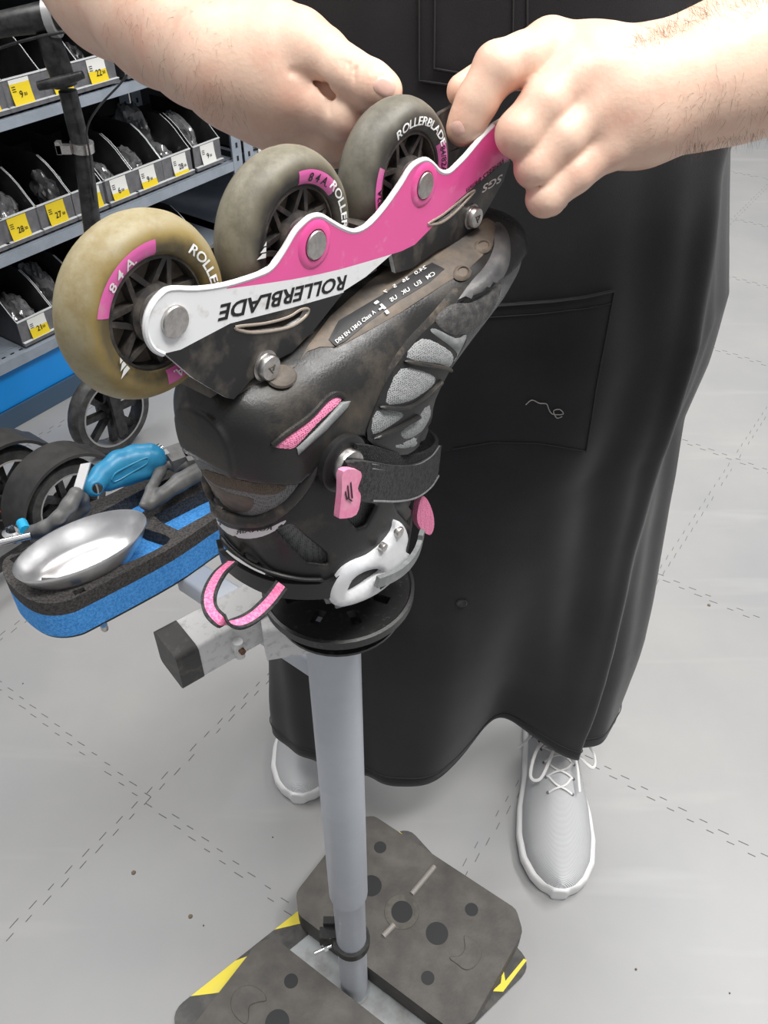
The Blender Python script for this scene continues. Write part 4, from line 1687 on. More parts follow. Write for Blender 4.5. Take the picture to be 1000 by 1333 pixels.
# sole plate (dusty) between frame and shell edge
panel('sole_plate', [(300, 505), (340, 486), (388, 474), (400, 452), (430, 412), (480, 368), (530, 330), (560, 316), (600, 300), (634, 284), (652, 296), (640, 322), (610, 350), (575, 372), (520, 408), (470, 436), (440, 452), (416, 452), (400, 458), (384, 478), (345, 496), (310, 514)],
      B_sh, .0010, M_sole, skate, spacing=7, smooth_n=1)
B_sole = B_sh
panel('size_label', [(427, 444), (440, 420), (470, 402), (500, 384), (540, 356), (562, 344), (578, 352), (560, 368), (520, 392), (480, 420), (448, 446), (436, 452)], B_sh, .0014, M_ink, skate, spacing=5, smooth_n=1, edge=.9)
T = lambda s, a, b, h, **k: text_on('lettering', s, a, b, h, B_sh, M_white_ink, skate, off=.0019, bold=.01, **k)
T('DIN EN 13843 Class A', (437, 450), (488, 410), 5)
T('CM   EU   UK   US', (566, 360), (508, 396), 5, upv=(-.55, -.8))
T('24.0   36   5   7', (555, 352), (500, 386), 4.2, upv=(-.55, -.8))
m = MB()
for (x, y, ww, hh) in ((497, 402, 4, 8), (489, 397, 7, 3.5), (502, 409, 5, 5), (494, 405, 6, 2.2)):
    p, n = cast(B_sh, x, y)
    d1 = (cast(B_sh, x + 6, y - 4)[0] - p).normalized()
    d2 = n.cross(d1)
    m.box(p + n * .0017, d1 * ww * .00021, d2 * hh * .00021, n * .0003)
m.build('pictogram', M_white_ink, skate, smooth=False)
# oval sole studs
for (x, y) in ((601, 356), (628, 322)):
    p, n = cast(B_sh, x, y)
    d1 = (cast(B_sh, x + 5, y - 3)[0] - p).normalized()
    d2 = n.cross(d1)
    m = MB()
    V, F = [], []
    rr = [(1, 0), (.85, .0010), (.62, .0016), (.55, .0006), (0.01, .0006)]
    for r, h in rr:
        for k in range(24):
            an_ = 2 * math.pi * k / 24
            V.append(p + d1 * .0068 * r * math.cos(an_) + d2 * .0045 * r * math.sin(an_) + n * (h + .0006))
    for i in range(len(rr) - 1):
        for k in range(24):
            F.append((i * 24 + k, i * 24 + (k + 1) % 24, (i + 1) * 24 + (k + 1) % 24, (i + 1) * 24 + k))
    m.add(V, F)
    m.build('sole_stud', M_sole, skate)
# toe bumper and leather toe
panel('toe_bumper', [(592, 398), (612, 368), (632, 345), (643, 320), (642, 296), (650, 290), (660, 302), (664, 320), (662, 345), (650, 368), (634, 384), (612, 394)], B_sh, .0032, M_toe, skate, spacing=6, soft=12, edge=.15)
panel('leather_toe', [(566, 414), (588, 396), (614, 394), (640, 380), (652, 370), (646, 392), (632, 416), (612, 430), (592, 436), (574, 428)], B_all, .0018, M_leather, skate, spacing=6, soft=8)
panel('scuffed_edge', [(505, 478), (530, 442), (560, 410), (590, 376), (597, 384), (586, 404), (560, 424), (534, 452), (515, 484), (502, 500)], B_sh, .0004, M_rim, skate, spacing=6)
# instep mesh windows with dark bars
panel('instep_panel', [(548, 436), (570, 420), (600, 436), (606, 446), (586, 480), (566, 520), (560, 550), (545, 580), (520, 592), (478, 572), (488, 530), (512, 480)], B_all, .0006, M_shell2, skate, spacing=6, edge=.8)
for q in ([(549, 440), (580, 452), (590, 464), (584, 478), (570, 474), (528, 466)],
          [(520, 479), (560, 486), (566, 498), (548, 514), (528, 524), (500, 524)],
          [(489, 534), (524, 536), (518, 548), (484, 566)],
          [(520, 562), (540, 546), (556, 524), (560, 540), (548, 562), (528, 572)],
          [(500, 577), (520, 576), (544, 566), (540, 580), (520, 584)]):
    panel('instep_mesh', q, B_all, .0013, M_mesh, skate, spacing=5, smooth_n=3)
panel('instep_edge', [(560, 432), (566, 428), (592, 440), (606, 436), (600, 452), (590, 470), (594, 460), (582, 448)], B_all, .0022, M_greybar, skate, spacing=5)
for q in ([(524, 470), (570, 477), (585, 481)], [(492, 529), (526, 530), (550, 518), (574, 494)], [(484, 570), (520, 554), (545, 540)]):
    m = MB()
    pts = []
    for x, y in spline2(q, 6, closed=False):
        p, n = cast(B_all, x, y)
        pts.append(p + n * .0014)
    m.tube(pts, [.0004] + [.0020] * (len(pts) - 2) + [.0004], 8, flat=.6)
    m.build('instep_bar', M_shell, skate)


def rivet(name, x, y, r, h, m_, bvh=None, p=None, n=None, parent=None):
    if p is None: p, n = cast(bvh, x, y)
    mb = MB()
    mb.lathe(p - n * .002, n, [(r, 0), (r, .0022 + h * .3), (r * .92, .0022 + h * .7), (r * .6, .002 + h), (.0001, .002 + h * 1.05)], 32)
    return mb.build(name, m_, parent or skate)


# ankle hinge and rivet
pr, nr = cast(B_c0, 442, 600)
nr = (nr + SA * 2).normalized()
m = MB()
m.lathe(pr - nr * .004, nr, [(.0155, 0), (.0155, .0078), (.0140, .0090), (.0095, .0090)], 40)
hinge = m.build('hinge_boss', M_shell2, skate)
rivet('ankle_rivet', 0, 0, .0092, .0030, M_steel, p=pr + nr * .0064, n=nr)

# buckle base plate, lever and ratchet strap near the cuff top
bk = [(428, 778), (429, 762), (440, 742), (456, 730), (476, 722), (494, 708), (508, 690), (512, 676), (522, 684), (527, 700), (524, 716), (530, 722), (526, 734), (510, 752), (488, 770), (462, 782), (440, 786)]
hole = [(450, 768), (456, 752), (470, 742), (486, 738), (492, 742), (478, 752), (464, 762)]
m_b = panel('buckle_plate', bk, B_c0, .0042, M_buckle, skate, holes=[hole], spacing=4, edge=.55, soft=4)
bs = []
for x, y in spline2([(480, 750), (500, 743), (517, 731), (528, 716), (533, 702), (535, 690)], 6, closed=False):
    p, n = cast(B_c0, x, y)
    bs.append((p + n * .0068, n))
m = MB()
dd = [(bs[min(i + 1, len(bs) - 1)][0] - bs[max(i - 1, 0)][0]).normalized() for i in range(len(bs))]
m.ribbon([p for p, n in bs], [n.cross(d) * .0034 for (p, n), d in zip(bs, dd)], [n for p, n in bs], .003)
m.build('ratchet_strap', M_greybar, skate)
for (x, y, r) in ((512, 689, .0034), (492, 708, .0026)):
    p, n = cast(B_c0, x, y)
    rivet('buckle_rivet', 0, 0, r, .0012, M_steel, p=p + n * .0044, n=n)
pp_, nn_ = cast(B_c0, 493, 757)
m = MB()
d1 = (cast(B_c0, 500, 752)[0] - pp_).normalized()
m.box(pp_ + nn_ * .0044, d1 * .0035, nn_.cross(d1) * .0012, nn_ * .0003)
m.build('buckle_emblem', M_ink, skate)

# ankle strap: hook-and-loop band standing off the instep
def strap_ring(pts, width, th, m_, name, taper=None):
    P = spline(pts, 7)
    nrm, wd = [], []
    for i in range(len(P)):
        d = (P[min(i + 1, len(P) - 1)] - P[max(i - 1, 0)]).normalized()
        n = d.cross(SU).normalized()
        nrm.append(n)
        wd.append((SU * .97 + SF * .12).normalized() * width / 2)
    mb = MB()
    mb.ribbon(P, wd, nrm, th)
    return mb.build(name, m_, skate)


ps1, _ = cast(B_c0, 470, 602)
ps2, _ = cast(B_c0, 500, 605)


def skz(x, y, a):
    s, t = sk(x, y, a)
    return SK(s, t, a)


inn_ = [skz(462, 598, .049), skz(484, 600, .050), skz(510, 606, .047), skz(536, 608, .038), skz(556, 602, .032), skz(567, 590, .022), skz(561, 578, .006), skz(545, 570, -.014), skz(520, 562, -.032)]
strap_ring(inn_, .0185, .0022, M_velcro, 'hook_and_loop_strap')
out_ = [skz(449, 628, .0535), skz(466, 626, .0545), skz(490, 628, .054), skz(518, 630, .048), skz(542, 626, .041), skz(560, 614, .033), skz(570, 600, .023)]
strap_ring(out_, .0245, .0028, M_strap, 'ankle_strap')
# loop above and below, stitching
m = MB()
for off in (.0125, -.0125, .0095):
    P = [p + SU * off + SA * .0009 for p in spline(out_, 7)[12:]]
    m.tube(P, .00075, 6)
m.build('strap_stitching', M_greybar, skate)
# pink pull tab
tb = [(443, 612), (462, 610), (467, 618), (462, 634), (466, 644), (460, 668), (440, 673), (438, 668), (441, 640)]
tb2 = [(sk(x, y, .056)) for x, y in spline2(tb, 3)]
vv, tr, rg = region([tb2])
V, F, Mi = solid(vv, tr, rg, lambda s, t: SK(s, t, .0580), lambda s, t: SK(s, t, .0545))
tab = obj('pull_tab', V, F, M_pinktab, skate)
m = MB()
for (x, y, x2, y2) in ((453, 632, 455, 650), (457, 628, 459, 648), (450, 640, 452, 650), (458, 652, 453, 648)):
    p, q = SK(*sk(x, y, .0582), .0582), SK(*sk(x2, y2, .0582), .0582)
    m.tube([p, q], .0006, 6, flat=.5)
m.build('tab_emblem', M_ink, tab)
# pink tongue tab sticking out beyond the strap
q = [(546, 645), (554, 650), (561, 668), (562, 685), (556, 695), (543, 684), (540, 668)]
q2 = [sk(x, y, .033) for x, y in spline2(q, 3)]
vv, tr, rg = region([q2])
V, F, Mi = solid(vv, tr, rg, lambda s, t: SK(s, t, .035), lambda s, t: SK(s, t, .031))
obj('tongue_tab', V, F, M_pink_mesh, skate)
panel('tongue', [(505, 654), (540, 640), (548, 660), (544, 700), (528, 716), (534, 690), (520, 670)], B_all, .003, M_shell2, skate, spacing=6)

# heel pull loop: pink webbing with black edges
hp = [at(300, 735, .405), at(283, 752, .40), at(272, 772, .392), at(272, 795, .388), at(290, 810, .388), at(312, 813, .392), at(332, 803, .400), at(350, 785, .405), at(362, 768, .408)]
hp = [at(302, 732, .452), at(285, 748, .440), at(273, 772, .420), at(274, 793, .412), at(288, 808, .409), at(308, 812, .412), at(330, 802, .420), at(350, 783, .434), at(366, 762, .450)]
P = spline(hp, 7)
nn = len(P)
nrm, wd = [], []
for i in range(nn):
    d = (P[min(i + 1, nn - 1)] - P[max(i - 1, 0)]).normalized()
    tt = i / (nn - 1)
    side = Vector((lerp(.85, .75, tt), lerp(-.35, .1, tt), lerp(.25, -.55, tt)))
    side = (side - d * side.dot(d)).normalized()
    wd.append(side * .0038)
    nrm.append(side.cross(d))
m = MB()
m.ribbon(P, wd, nrm, .0016, 0, m_edge=1, edge=.42)
m.build('heel_pull_loop', [M_pinkweb, M_strap], skate)

# ---- frame
fr = empty('frame', SK(.12, -.02, 0))
fr.parent = skate
fr.location = SK(.12, -.02, 0) - SK(.09, -.24, 0)


def fsk(poly, a=.0185):
    return [sk(x, y, a) for x, y in poly]


# regions traced in the side plane of the frame (metres along and across the plate)
Rr = .0135
rnd = lambda c, r, a0, a1, n=7: [(c[0] + r * math.cos(math.radians(lerp(a0, a1, i / n))), c[1] + r * math.sin(math.radians(lerp(a0, a1, i / n)))) for i in range(n + 1)]
heel_round = rnd((0, 0), .0132, 235, 82)
upper = [(.0140, .0078), (.0289, .0033), (.0470, .0002)]
bump2 = [(.0560, .0002), (.0645, .0050), (.0715, .0100), (.0775, .0122), (.083, .0130), (.0890, .0112), (.0955, .0062), (.1030, .0005)]
val2 = [(.1110, -.0040), (.1200, -.0048), (.1290, -.0025), (.1380, .0015), (.1475, .0068)]
bump3 = [(.1545, .0115), (.1610, .0130), (.1680, .0122), (.1745, .0080), (.1800, .0030)]
val3 = [(.1860, .0002), (.1920, .0000), (.2050, .0035), (.2180, .0085), (.2300, .0120)]
bump4 = rnd((.249, 0), .0135, 110, -60)
low_pink = [(.2380, -.0120), (.2180, -.0150), (.1967, -.0185), (.1750, -.0245), (.1587, -.0287), (.1480, -.0280), (.1389, -.0264)]
wp = [(.1205, -.0228), (.1003, -.0187), (.0840, -.0148), (.0666, -.0101), (.0480, -.0045), (.0289, .0015)]   # white/pink border
wtip = (.1389, -.0264)
white_low = [(.1180, -.0300), (.0971, -.0305), (.0648, -.0232), (.0279, -.0140), (.0003, -.0130)]
white = heel_round + upper[:1] + [(.0289, .0033)] + [(.0289, .0015)] + wp[::-1][1:] + [wtip] + white_low
pink = [(.0289, .0033)] + upper[2:] + bump2 + val2 + bump3 + val3 + bump4 + low_pink + wp
black = [(-.0076, -.0108)] + [(.0003, -.0130)][:1] + white_low[::-1][1:-1] + [(.1010, -.0310), (.0790, -.0405), (.0620, -.0452), (.0500, -.0440), (.0340, -.0460), (.0230, -.0500), (.0190, -.0470), (.0040, -.0290)]
slot1 = [sk(x, y, .0186) for x, y in [(306, 426), (345, 421), (375, 413), (392, 403), (402, 403), (396, 414), (374, 427), (330, 433)]]
black2 = [wtip, (.1480, -.0280), (.1587, -.0287), (.1750, -.0245), (.1967, -.0185), (.2180, -.0150), (.2380, -.0120), (.2500, -.0130), (.2440, -.0230), (.2300, -.0330), (.2180, -.0420), (.2000, -.0420), (.1800, -.0400), (.1560, -.0410), (.1420, -.0380)]
slot2 = [sk(x, y, .0186) for x, y in [(557, 292), (574, 290), (590, 279), (606, 263), (618, 249), (612, 251), (596, 264), (576, 280)]]


def plate(name, a0, a1, polys, mats, holes=()):
    vv, tr, rg = region(polys, holes)
    V, F, Mi = solid(vv, tr, rg, lambda s, t: SK(s, t, a1), lambda s, t: SK(s, t, a0), side_mat=0)
    return obj(name, V, F, mats, fr, midx=Mi, ang=30)


plate('side_plate', .0160, .0186, [white, pink, black, black2], [M_white_paint, M_pink_paint, M_black_paint, M_black_paint], [slot1, slot2])
plate('side_plate', -.0186, -.0160, [white, pink, black, black2], [M_frame_in] * 4, [slot1, slot2])
# raised bosses round the axle bolts, rising out of the side plate
for i in range(4):
    c0 = .083 * i
    for sd in (1, -1):
        m = MB()
        m.lathe(SK(c0, 0, sd * .0178), SA * sd, [(.0118, .0004), (.0104, .0012), (.0088, .0017), (.0072, .0017), (.0072, .0004)], 40)
        if i: m.build('axle_boss', M_pink_paint, fr)
        m = MB()
        m.lathe(SK(c0, 0, sd * .0178), SA * sd, [(.0066, 0), (.0066, .0020), (.0061, .0025), (.0010, .0026), (.0001, .0026)], 32)
        m.build('axle_bolt', M_steel, fr)
# white rim along the upper edge of the near plate
edge_line = heel_round + upper + bump2 + val2 + bump3 + val3
m = MB()
m.tube([SK(s, t - .0004, .0176) for s, t in spline2(edge_line, 3, closed=False)], .0014, 8)
m.build('upper_rim', M_white_paint, fr)
for sl_ in (slot1, slot2):
    m = MB()
    q_ = [SK(s, t, .0184) for s, t in spline2(sl_, 4)]
    m.tube(q_ + [q_[0]], .0008, 8)
    m.build('slot_rim', mat('worn_rim', (.42, .36, .30), .45, .4), fr)
# cross webs and mounting feet
m = MB()
for (sa_, sb, t0, t1) in ((.012, .080, -.044, -.034), (.150, .215, -.041, -.033)):
    m.box(SK((sa_ + sb) / 2, (t0 + t1) / 2, 0), SF * (sb - sa_) / 2, SU * (t1 - t0) / 2, SA * .0165)
m.box(SK(.1265, -.020, 0), SF * .003, SU * .012, SA * .0162)
m.box(SK(.2075, -.020, 0), SF * .003, SU * .010, SA * .0162)
m.build('cross_web', M_frame_in, fr, ang=30)
def frame_bolt(s, t, r=.0062):
    m = MB()
    m.lathe(SK(s, t, .0180), SA, [(r * 1.2, 0), (r * 1.2, .0012), (r, .0014), (r, .0042), (r * .9, .005), (.0001, .0052)], 32)
    b = m.build('mounting_bolt', M_steel, fr)
    m = MB()
    for k in (0, 1, 2):
        a = 2 * math.pi * k / 3
        m.box(SK(s, t, .0233) + (SF * math.cos(a) + SU * math.sin(a)) * .0012, (SF * math.cos(a + 1) + SU * math.sin(a + 1)) * .0015, (SF * -math.sin(a + 1) + SU * math.cos(a + 1)) * .0003, SA * .0002)
    m.build('bolt_mark', M_frame_in, b)


frame_bolt(.0440, -.0432)
frame_bolt(.2116, -.0322, .0058)
# moulded bolt recess behind the heel bolt
p_, n_ = cast(B_sh, 366, 492)
d1 = (cast(B_sh, 376, 488)[0] - p_).normalized()
d2 = n_.cross(d1)
m = MB()
V, F = [], []
rr = [(1, .0004), (.9, .0014), (.75, .0009), (.3, -.0002), (.01, -.0004)]
for r, h in rr:
    for k in range(28):
        an_ = 2 * math.pi * k / 28
        V.append(p_ + d1 * .0078 * r * math.cos(an_) + d2 * .0062 * r * math.sin(an_) + n_ * (h + .0008))
for i in range(len(rr) - 1):
    for k in range(28):
        F.append((i * 28 + k, i * 28 + (k + 1) % 28, (i + 1) * 28 + (k + 1) % 28, (i + 1) * 28 + k))
m.add(V, F)
m.build('bolt_recess', M_sole, skate)


def letter_plane(name, s, o, ex, ey, width, height, m_, parent, a=.01875, bold=.03, shear=0., fn=None):
    """lettering on the side plate: o start (s,t), ex unit baseline, ey unit up"""
    vv, ff, wd = text_shape(s, bold, shear)
    V = []
    for x, y in vv:
        s_ = o[0] + ex[0] * x / wd * width + ey[0] * y * height
        t_ = o[1] + ex[1] * x / wd * width + ey[1] * y * height
        V.append(SK(s_, t_, a))
    return obj(name, V, ff, m_, parent, smooth=False)


A_ = Vector(sk(453, 358, .0187)); B_ = Vector(sk(284, 398, .0187))
ex = (B_ - A_).normalized()
ey = Vector((-ex.y, ex.x))
if ey.y > 0: ey = -ey
letter_plane('lettering', 'ROLLERBLADE', tuple(A_), ex, ey, (B_ - A_).length, .0068, M_ink, fr, bold=.035, shear=.18)
A_ = Vector(sk(655, 226, .0187)); B_ = Vector(sk(628, 242, .0187))
ex = (B_ - A_).normalized(); ey = Vector((ex.y, -ex.x))
ey = ey if ey.y < 0 else -ey
letter_plane('lettering', 'SGS', tuple(A_), ex, ey, (B_ - A_).length, .0042, M_white_ink, fr, bold=.03, shear=.2)
A_ = Vector(sk(657, 205, .0187)); B_ = Vector(sk(607, 246, .0187))
ex = (B_ - A_).normalized(); ey = Vector((ex.y, -ex.x))
ey = ey if ey.y < 0 else -ey
letter_plane('lettering', 'WHEELS 84mm', tuple(A_), ex, ey, (B_ - A_).length, .0030, M_ink, fr, bold=.02, shear=.2)

# ---- wheels
RT, RH = .0385, .0238
tprof = [(RH, .0098), (.0255, .0112), (.0290, .0118), (.0320, .0112), (.0348, .0092), (.0370, .0058), (.0381, .0028), (.0385, 0)]
TA = np.array(tprof)


def t_half(r):
    return float(np.interp(r, TA[:, 0], TA[:, 1]))


def make_wheel(i, rot, txt_a, arcs, tri_a, tsz=1.0):
    c = SK(.083 * i, 0, 0)
    # local frame: x along the frame, z up, y is the axle
    fullp = [(r, h) for r, h in tprof] + [(r, -h) for r, h in tprof[:-1][::-1]]
    m = MB()
    m.lathe(Vector((0, 0, 0)), Vector((0, -1, 0)), [(r, h) for r, h in fullp] + [(RH - .0005, -.009), (RH - .0005, .009)], 96, close=True, ref=(1, 0, 0))
    wl = obj('wheel', m.v, m.f, M_uret[i], None, origin=(0, 0, 0), ang=50)
    wl.parent = skate
    R3 = Matrix((SF, -SA, SU)).transposed().to_4x4()
    wl.matrix_local = Matrix.Translation(c - SK(.09, -.24, 0)) @ R3

    def sub(mb, name, m_, ang=40):
        o = obj(name, mb.v, mb.f, m_, None, origin=(0, 0, 0), midx=mb.m, ang=ang)
        o.parent = wl
        return o
    AX = Vector((0, -1, 0))
    hub = MB()
    hub.lathe((0, 0, 0), AX, [(RH, .0088), (RH, -.0088), (RH - .0017, -.0095), (RH - .0017, .0095)], 72, close=True, ref=(1, 0, 0))
    hub.lathe((0, 0, 0), AX, [(.0122, .0090), (.0122, -.0090), (.0100, -.0100), (.0100, .0100)], 48, close=True, ref=(1, 0, 0))
    for k in range(7):
        a = math.radians(rot) + 2 * math.pi * k / 7
        for da in (-.22, .22):
            p = Vector((math.cos(a + da * 1.7) * .0115, 0, math.sin(a + da * 1.7) * .0115))
            q = Vector((math.cos(a + da * .16) * (RH - .001), 0, math.sin(a + da * .16) * (RH - .001)))
            d = (q - p)
            side = d.cross(AX).normalized()
            hub.box((p + q) / 2, d / 2, side * .0011, AX * .0080)
    sub(hub, 'hub', M_hub, 30)
    web = MB()
    web.lathe((0, 0, 0), AX, [(RH - .001, .0020), (.011, .0032), (.011, -.0032), (RH - .001, -.0020)], 64, close=True, ref=(1, 0, 0))
    sub(web, 'hub_web', M_hub_web)
    br = MB()
    for sd in (1, -1):
        br.lathe((0, 0, 0), AX * sd, [(.0100, .0085), (.0100, .0104), (.0092, .0108), (.0082, .0100), (.0062, .0100), (.0055, .0110), (.0055, .0160), (.0002, .0160)], 36, 0, ref=(1, 0, 0))
    sub(br, 'bearing', M_steel)
    # printed arcs
    for (a0, a1) in arcs:
        n = 28
        rs = np.linspace(.0243, .0305, 6)
        V, F = [], []
        for j in range(n + 1):
            a = math.radians(lerp(a0, a1, j / n))
            for r in rs:
                V.append(Vector((r * math.cos(a), -(t_half(r) + .00015), r * math.sin(a))))
        K = len(rs)
        for j in range(n):
            for q in range(K - 1):
                F.append((j * K + q, j * K + q + 1, (j + 1) * K + q + 1, (j + 1) * K + q))
        sub(MB().add(V, F, 0), 'pink_print', M_pinkprint)

    def arc_text(s, amid, r0, h, m_, wd_deg, flip=False, bold=.03):
        vv, ff, wdt = text_shape(s, bold, .12)
        V = []
        for x, y in vv:
            a = math.radians(amid + wd_deg / 2 - wd_deg * x / wdt)
            r = r0 + h * y
            V.append(Vector((r * math.cos(a), -(t_half(r) + .0004), r * math.sin(a))))
        mb = MB().add(V, ff)
        return sub(mb, 'lettering', m_, 30)
    arc_text('ROLLERBLADE', txt_a, .0268, .0040, M_white_ink, 96)
    for (a0, a1), wh in zip(arcs, (1, 0)):
        arc_text('8 4 A.' if i != 2 else '84/82A', (a0 + a1) / 2, .0255, .0038, M_white_ink if i == 0 else M_ink, 34 if i == 0 else 30, bold=.02)
    # small triangular emblem
    a = math.radians(tri_a)
    e_r = Vector((math.cos(a), 0, math.sin(a)))
    e_t = Vector((-math.sin(a), 0, math.cos(a)))
    mb = MB()
    base = e_r * .0272 - Vector((0, .0122, 0))
    for k in range(3):
        o = base + e_t * (k - 1) * .0026
        L = (.0022, .0034, .0046)[k]
        mb.add([o - e_r * .0030 - e_t * .0010, o - e_r * .0030 + e_t * .0010, o + e_r * (L - .0030) * 1.7 + e_t * .0010, o + e_r * (L * .55 - .0030) * 1.7 - e_t * .0010], [(0, 1, 2, 3)])
    sub(mb, 'emblem', M_white_ink)
    return wl


make_wheel(0, 10, 0, [(82, 158), (-98, -50)], 205)
make_wheel(1, 20, -5, [(34, 88), (-120, -150)], 168)
make_wheel(2, 5, 70, [(150, 220), (-12, 28)], 260)

# =================================================================== PERSON
person = empty('person', Vector((.09, .80, 0)), 'person in a long black apron and white trainers gripping the skate with both hands', 'person')


def arr(p):
    return np.array(tuple(p))


def J(x, y, z, r):
    return (at(x, y, z), r)


VH = .0011
# ---- hand on the left of the picture (holding a small tool above the third wheel)
hA = Field((-.30, .40, .90), (.03, .78, 1.13), VH)
W1 = J(305, 88, .475, .0265)
hA.chain([(Vector((-.262, .745, 1.062)), .046), (at(150, -20, .57), .0415), (at(215, 24, .53), .0365), (at(262, 58, .50), .0310), W1], .02)
hA.cone(at(300, 70, .478), at(318, 100, .480), .0245, .0245, .015)
palm = hA.like()
palm.chain([W1, J(352, 66, .466, .0245), J(392, 62, .458, .0180)], .012)
palm.chain([W1, J(356, 108, .472, .0260), J(386, 128, .466, .0165)], .012)
palm.chain([(W1[0], .022), J(360, 138, .482, .0200), J(398, 160, .480, .0145)], .012)
palm.chain([(W1[0], .020), J(362, 145, .492, .0170), J(396, 176, .494, .0125)], .012)
hA.merge(palm, .014)


def finger(F_, pts, root_k=.006, k=.0035):
    g = F_.like()
    g.chain(pts, k)
    F_.merge(g, root_k)


finger(hA, [J(390, 60, .458, .0175), J(418, 74, .452, .0150), J(447, 93, .447, .0128), J(462, 101, .445, .0120), J(484, 112, .443, .0122), J(500, 118, .443, .0098)], .005)
finger(hA, [J(386, 122, .466, .0150), J(420, 139, .460, .0128), J(447, 152, .458, .0122), J(470, 158, .465, .0104), J(486, 161, .472, .0098), J(500, 162, .480, .0085)], .0035, .003)
finger(hA, [J(398, 160, .480, .0145), J(428, 176, .478, .0128), J(446, 180, .479, .0120), J(470, 174, .487, .0100), J(490, 172, .494, .0085)], .004, .003)
finger(hA, [J(396, 174, .494, .0125), J(430, 192, .493, .0112), J(446, 192, .495, .0102), J(468, 186, .502, .0085)], .003, .003)
finger(hA, [J(392, 180, .505, .0105), J(424, 194, .506, .0092), J(442, 193, .508, .0086), J(460, 188, .512, .0072)], .003, .003)
# creases between and across the joints
for (x0, y0, x1, y1, z, r) in ((430, 124, 427, 146, .4465, .0011), (463, 140, 464, 160, .4560, .0012), (380, 93, 424, 112, .4440, .0022)):
    hA.cone(at(x0, y0, z), at(x1, y1, z), r, r, .0020, sub=True)
for (x, y, dx, dy, r) in ((447, 78, -4, 26, .0010), (455, 82, -5, 28, .0009), (463, 88, -4, 24, .0008), (440, 76, -4, 22, .0007)):
    p, q = at(x, y, .4325), at(x + dx, y + dy, .4330)
    hA.cone(p, q, r, r, .0012, sub=True)
for (q0, q1, r) in (((404, 103, .451), (428, 118, .449), .0026), ((428, 118, .449), (452, 131, .450), .0040), ((452, 131, .450), (476, 142, .455), .0034)):
    hA.cone(at(*q0), at(*q1), r, r, .0022, sub=True)
VA, QA = hA.mesh()
VA = relax(VA, QA, 2)

# ---- hand on the right of the picture (gripping the front end of the frame)
hB = Field((.02, .36, .88), (.40, .64, 1.11), VH)
W2 = J(838, 128, .462, .0262)
hB.chain([(Vector((.372, .60, 1.022)), .048), (at(1060, 52, .492), .0415), (at(1000, 74, .482), .0375), (at(940, 96, .474), .0335), (at(885, 114, .467), .0290), W2], .02)
hB.cone(at(832, 104, .466), at(842, 152, .464), .0235, .0215, .015)
pb = hB.like()
pb.chain([(W2[0], .0235), J(775, 88, .455, .0205), J(716, 62, .449, .0140)], .01)
pb.chain([(W2[0], .0235), J(790, 112, .452, .0200), J(744, 104, .445, .0145)], .01)
pb.chain([(W2[0], .0230), J(808, 142, .455, .0195), J(772, 150, .449, .0140)], .01)
pb.chain([(W2[0], .0210), J(822, 166, .460, .0170), J(792, 192, .456, .0125)], .01)
hB.merge(pb, .014)
finger(hB, [J(716, 62, .449, .0138), J(680, 78, .443, .0128), J(648, 89, .440, .0128), J(630, 116, .443, .0106), J(620, 134, .446, .0108), J(609, 157, .450, .0098), J(603, 168, .452, .0090)], .005)
finger(hB, [J(742, 104, .445, .0140), J(708, 136, .441, .0126), J(676, 174, .443, .0122), J(684, 188, .459, .0100), J(694, 196, .470, .0090)], .0030, .003)
finger(hB, [J(770, 148, .449, .0135), J(732, 180, .446, .0115), J(696, 218, .450, .0105), J(704, 226, .464, .0090), J(712, 230, .476, .0080)], .0028, .003)
finger(hB, [J(790, 190, .456, .0120), J(748, 226, .456, .0103), J(709, 258, .459, .0098), J(716, 260, .472, .0085), J(724, 258, .482, .0075)], .0028, .003)
finger(hB, [J(800, 110, .470, .0180), J(740, 92, .482, .0150), J(680, 84, .486, .0125), J(640, 98, .478, .0110), J(603, 118, .468, .0092)], .008)
# knuckle creases
for (x0, y0, x1, y1, z, r) in ((636, 84, 652, 98, .4265, .0008), (604, 128, 622, 140, .4345, .0008), (606, 132, 620, 143, .4348, .0006), (690, 250, 704, 240, .4490, .0007)):
    hB.cone(at(x0, y0, z), at(x1, y1, z), r, r, .0012, sub=True)
VB, QB = hB.mesh()
VB = relax(VB, QB, 2)

# ---- rest of the body
vb = .009
bF = Field((-.40, .55, 0.02), (.58, 1.12, 1.86), vb)
bF.chain([(Vector((.09, .82, .98)), .135), (Vector((.09, .82, 1.12)), .125), (Vector((.09, .83, 1.28)), .135), (Vector((.09, .84, 1.38)), .13)], .06)
bF.chain([(Vector((.01, .82, .96)), .105), (Vector((.17, .82, .96)), .105)], .05)
bF.chain([(Vector((-.07, .84, 1.40)), .062), (Vector((.25, .84, 1.40)), .062)], .06)
bF.chain([(Vector((-.09, .84, 1.38)), .056), (Vector((-.20, .79, 1.20)), .050), (Vector((-.262, .745, 1.062)), .044)], .03)
bF.chain([(Vector((.27, .84, 1.38)), .056), (Vector((.34, .73, 1.18)), .050), (Vector((.372, .60, 1.022)), .046)], .03)
bF.chain([(Vector((.09, .84, 1.45)), .058), (Vector((.09, .825, 1.55)), .054)], .03)
bF.ell((.09, .80, 1.66), (.076, 0, 0), (0, .096, 0), (0, 0, .118), .03)
bF.chain([(Vector((.09, .71, 1.655)), .010), (Vector((.09, .700, 1.635)), .014)], .01)
bF.chain([(Vector((.045, .80, 1.655)), .02), (Vector((.012, .815, 1.655)), .016)], .008)
bF.chain([(Vector((.135, .80, 1.655)), .02), (Vector((.168, .815, 1.655)), .016)], .008)
bF.chain([(Vector((0.0, .82, .94)), .088), (Vector((-.05, .83, .55)), .060), (Vector((-.085, .86, .30)), .054), (Vector((-.095, .86, .09)), .038)], .04)
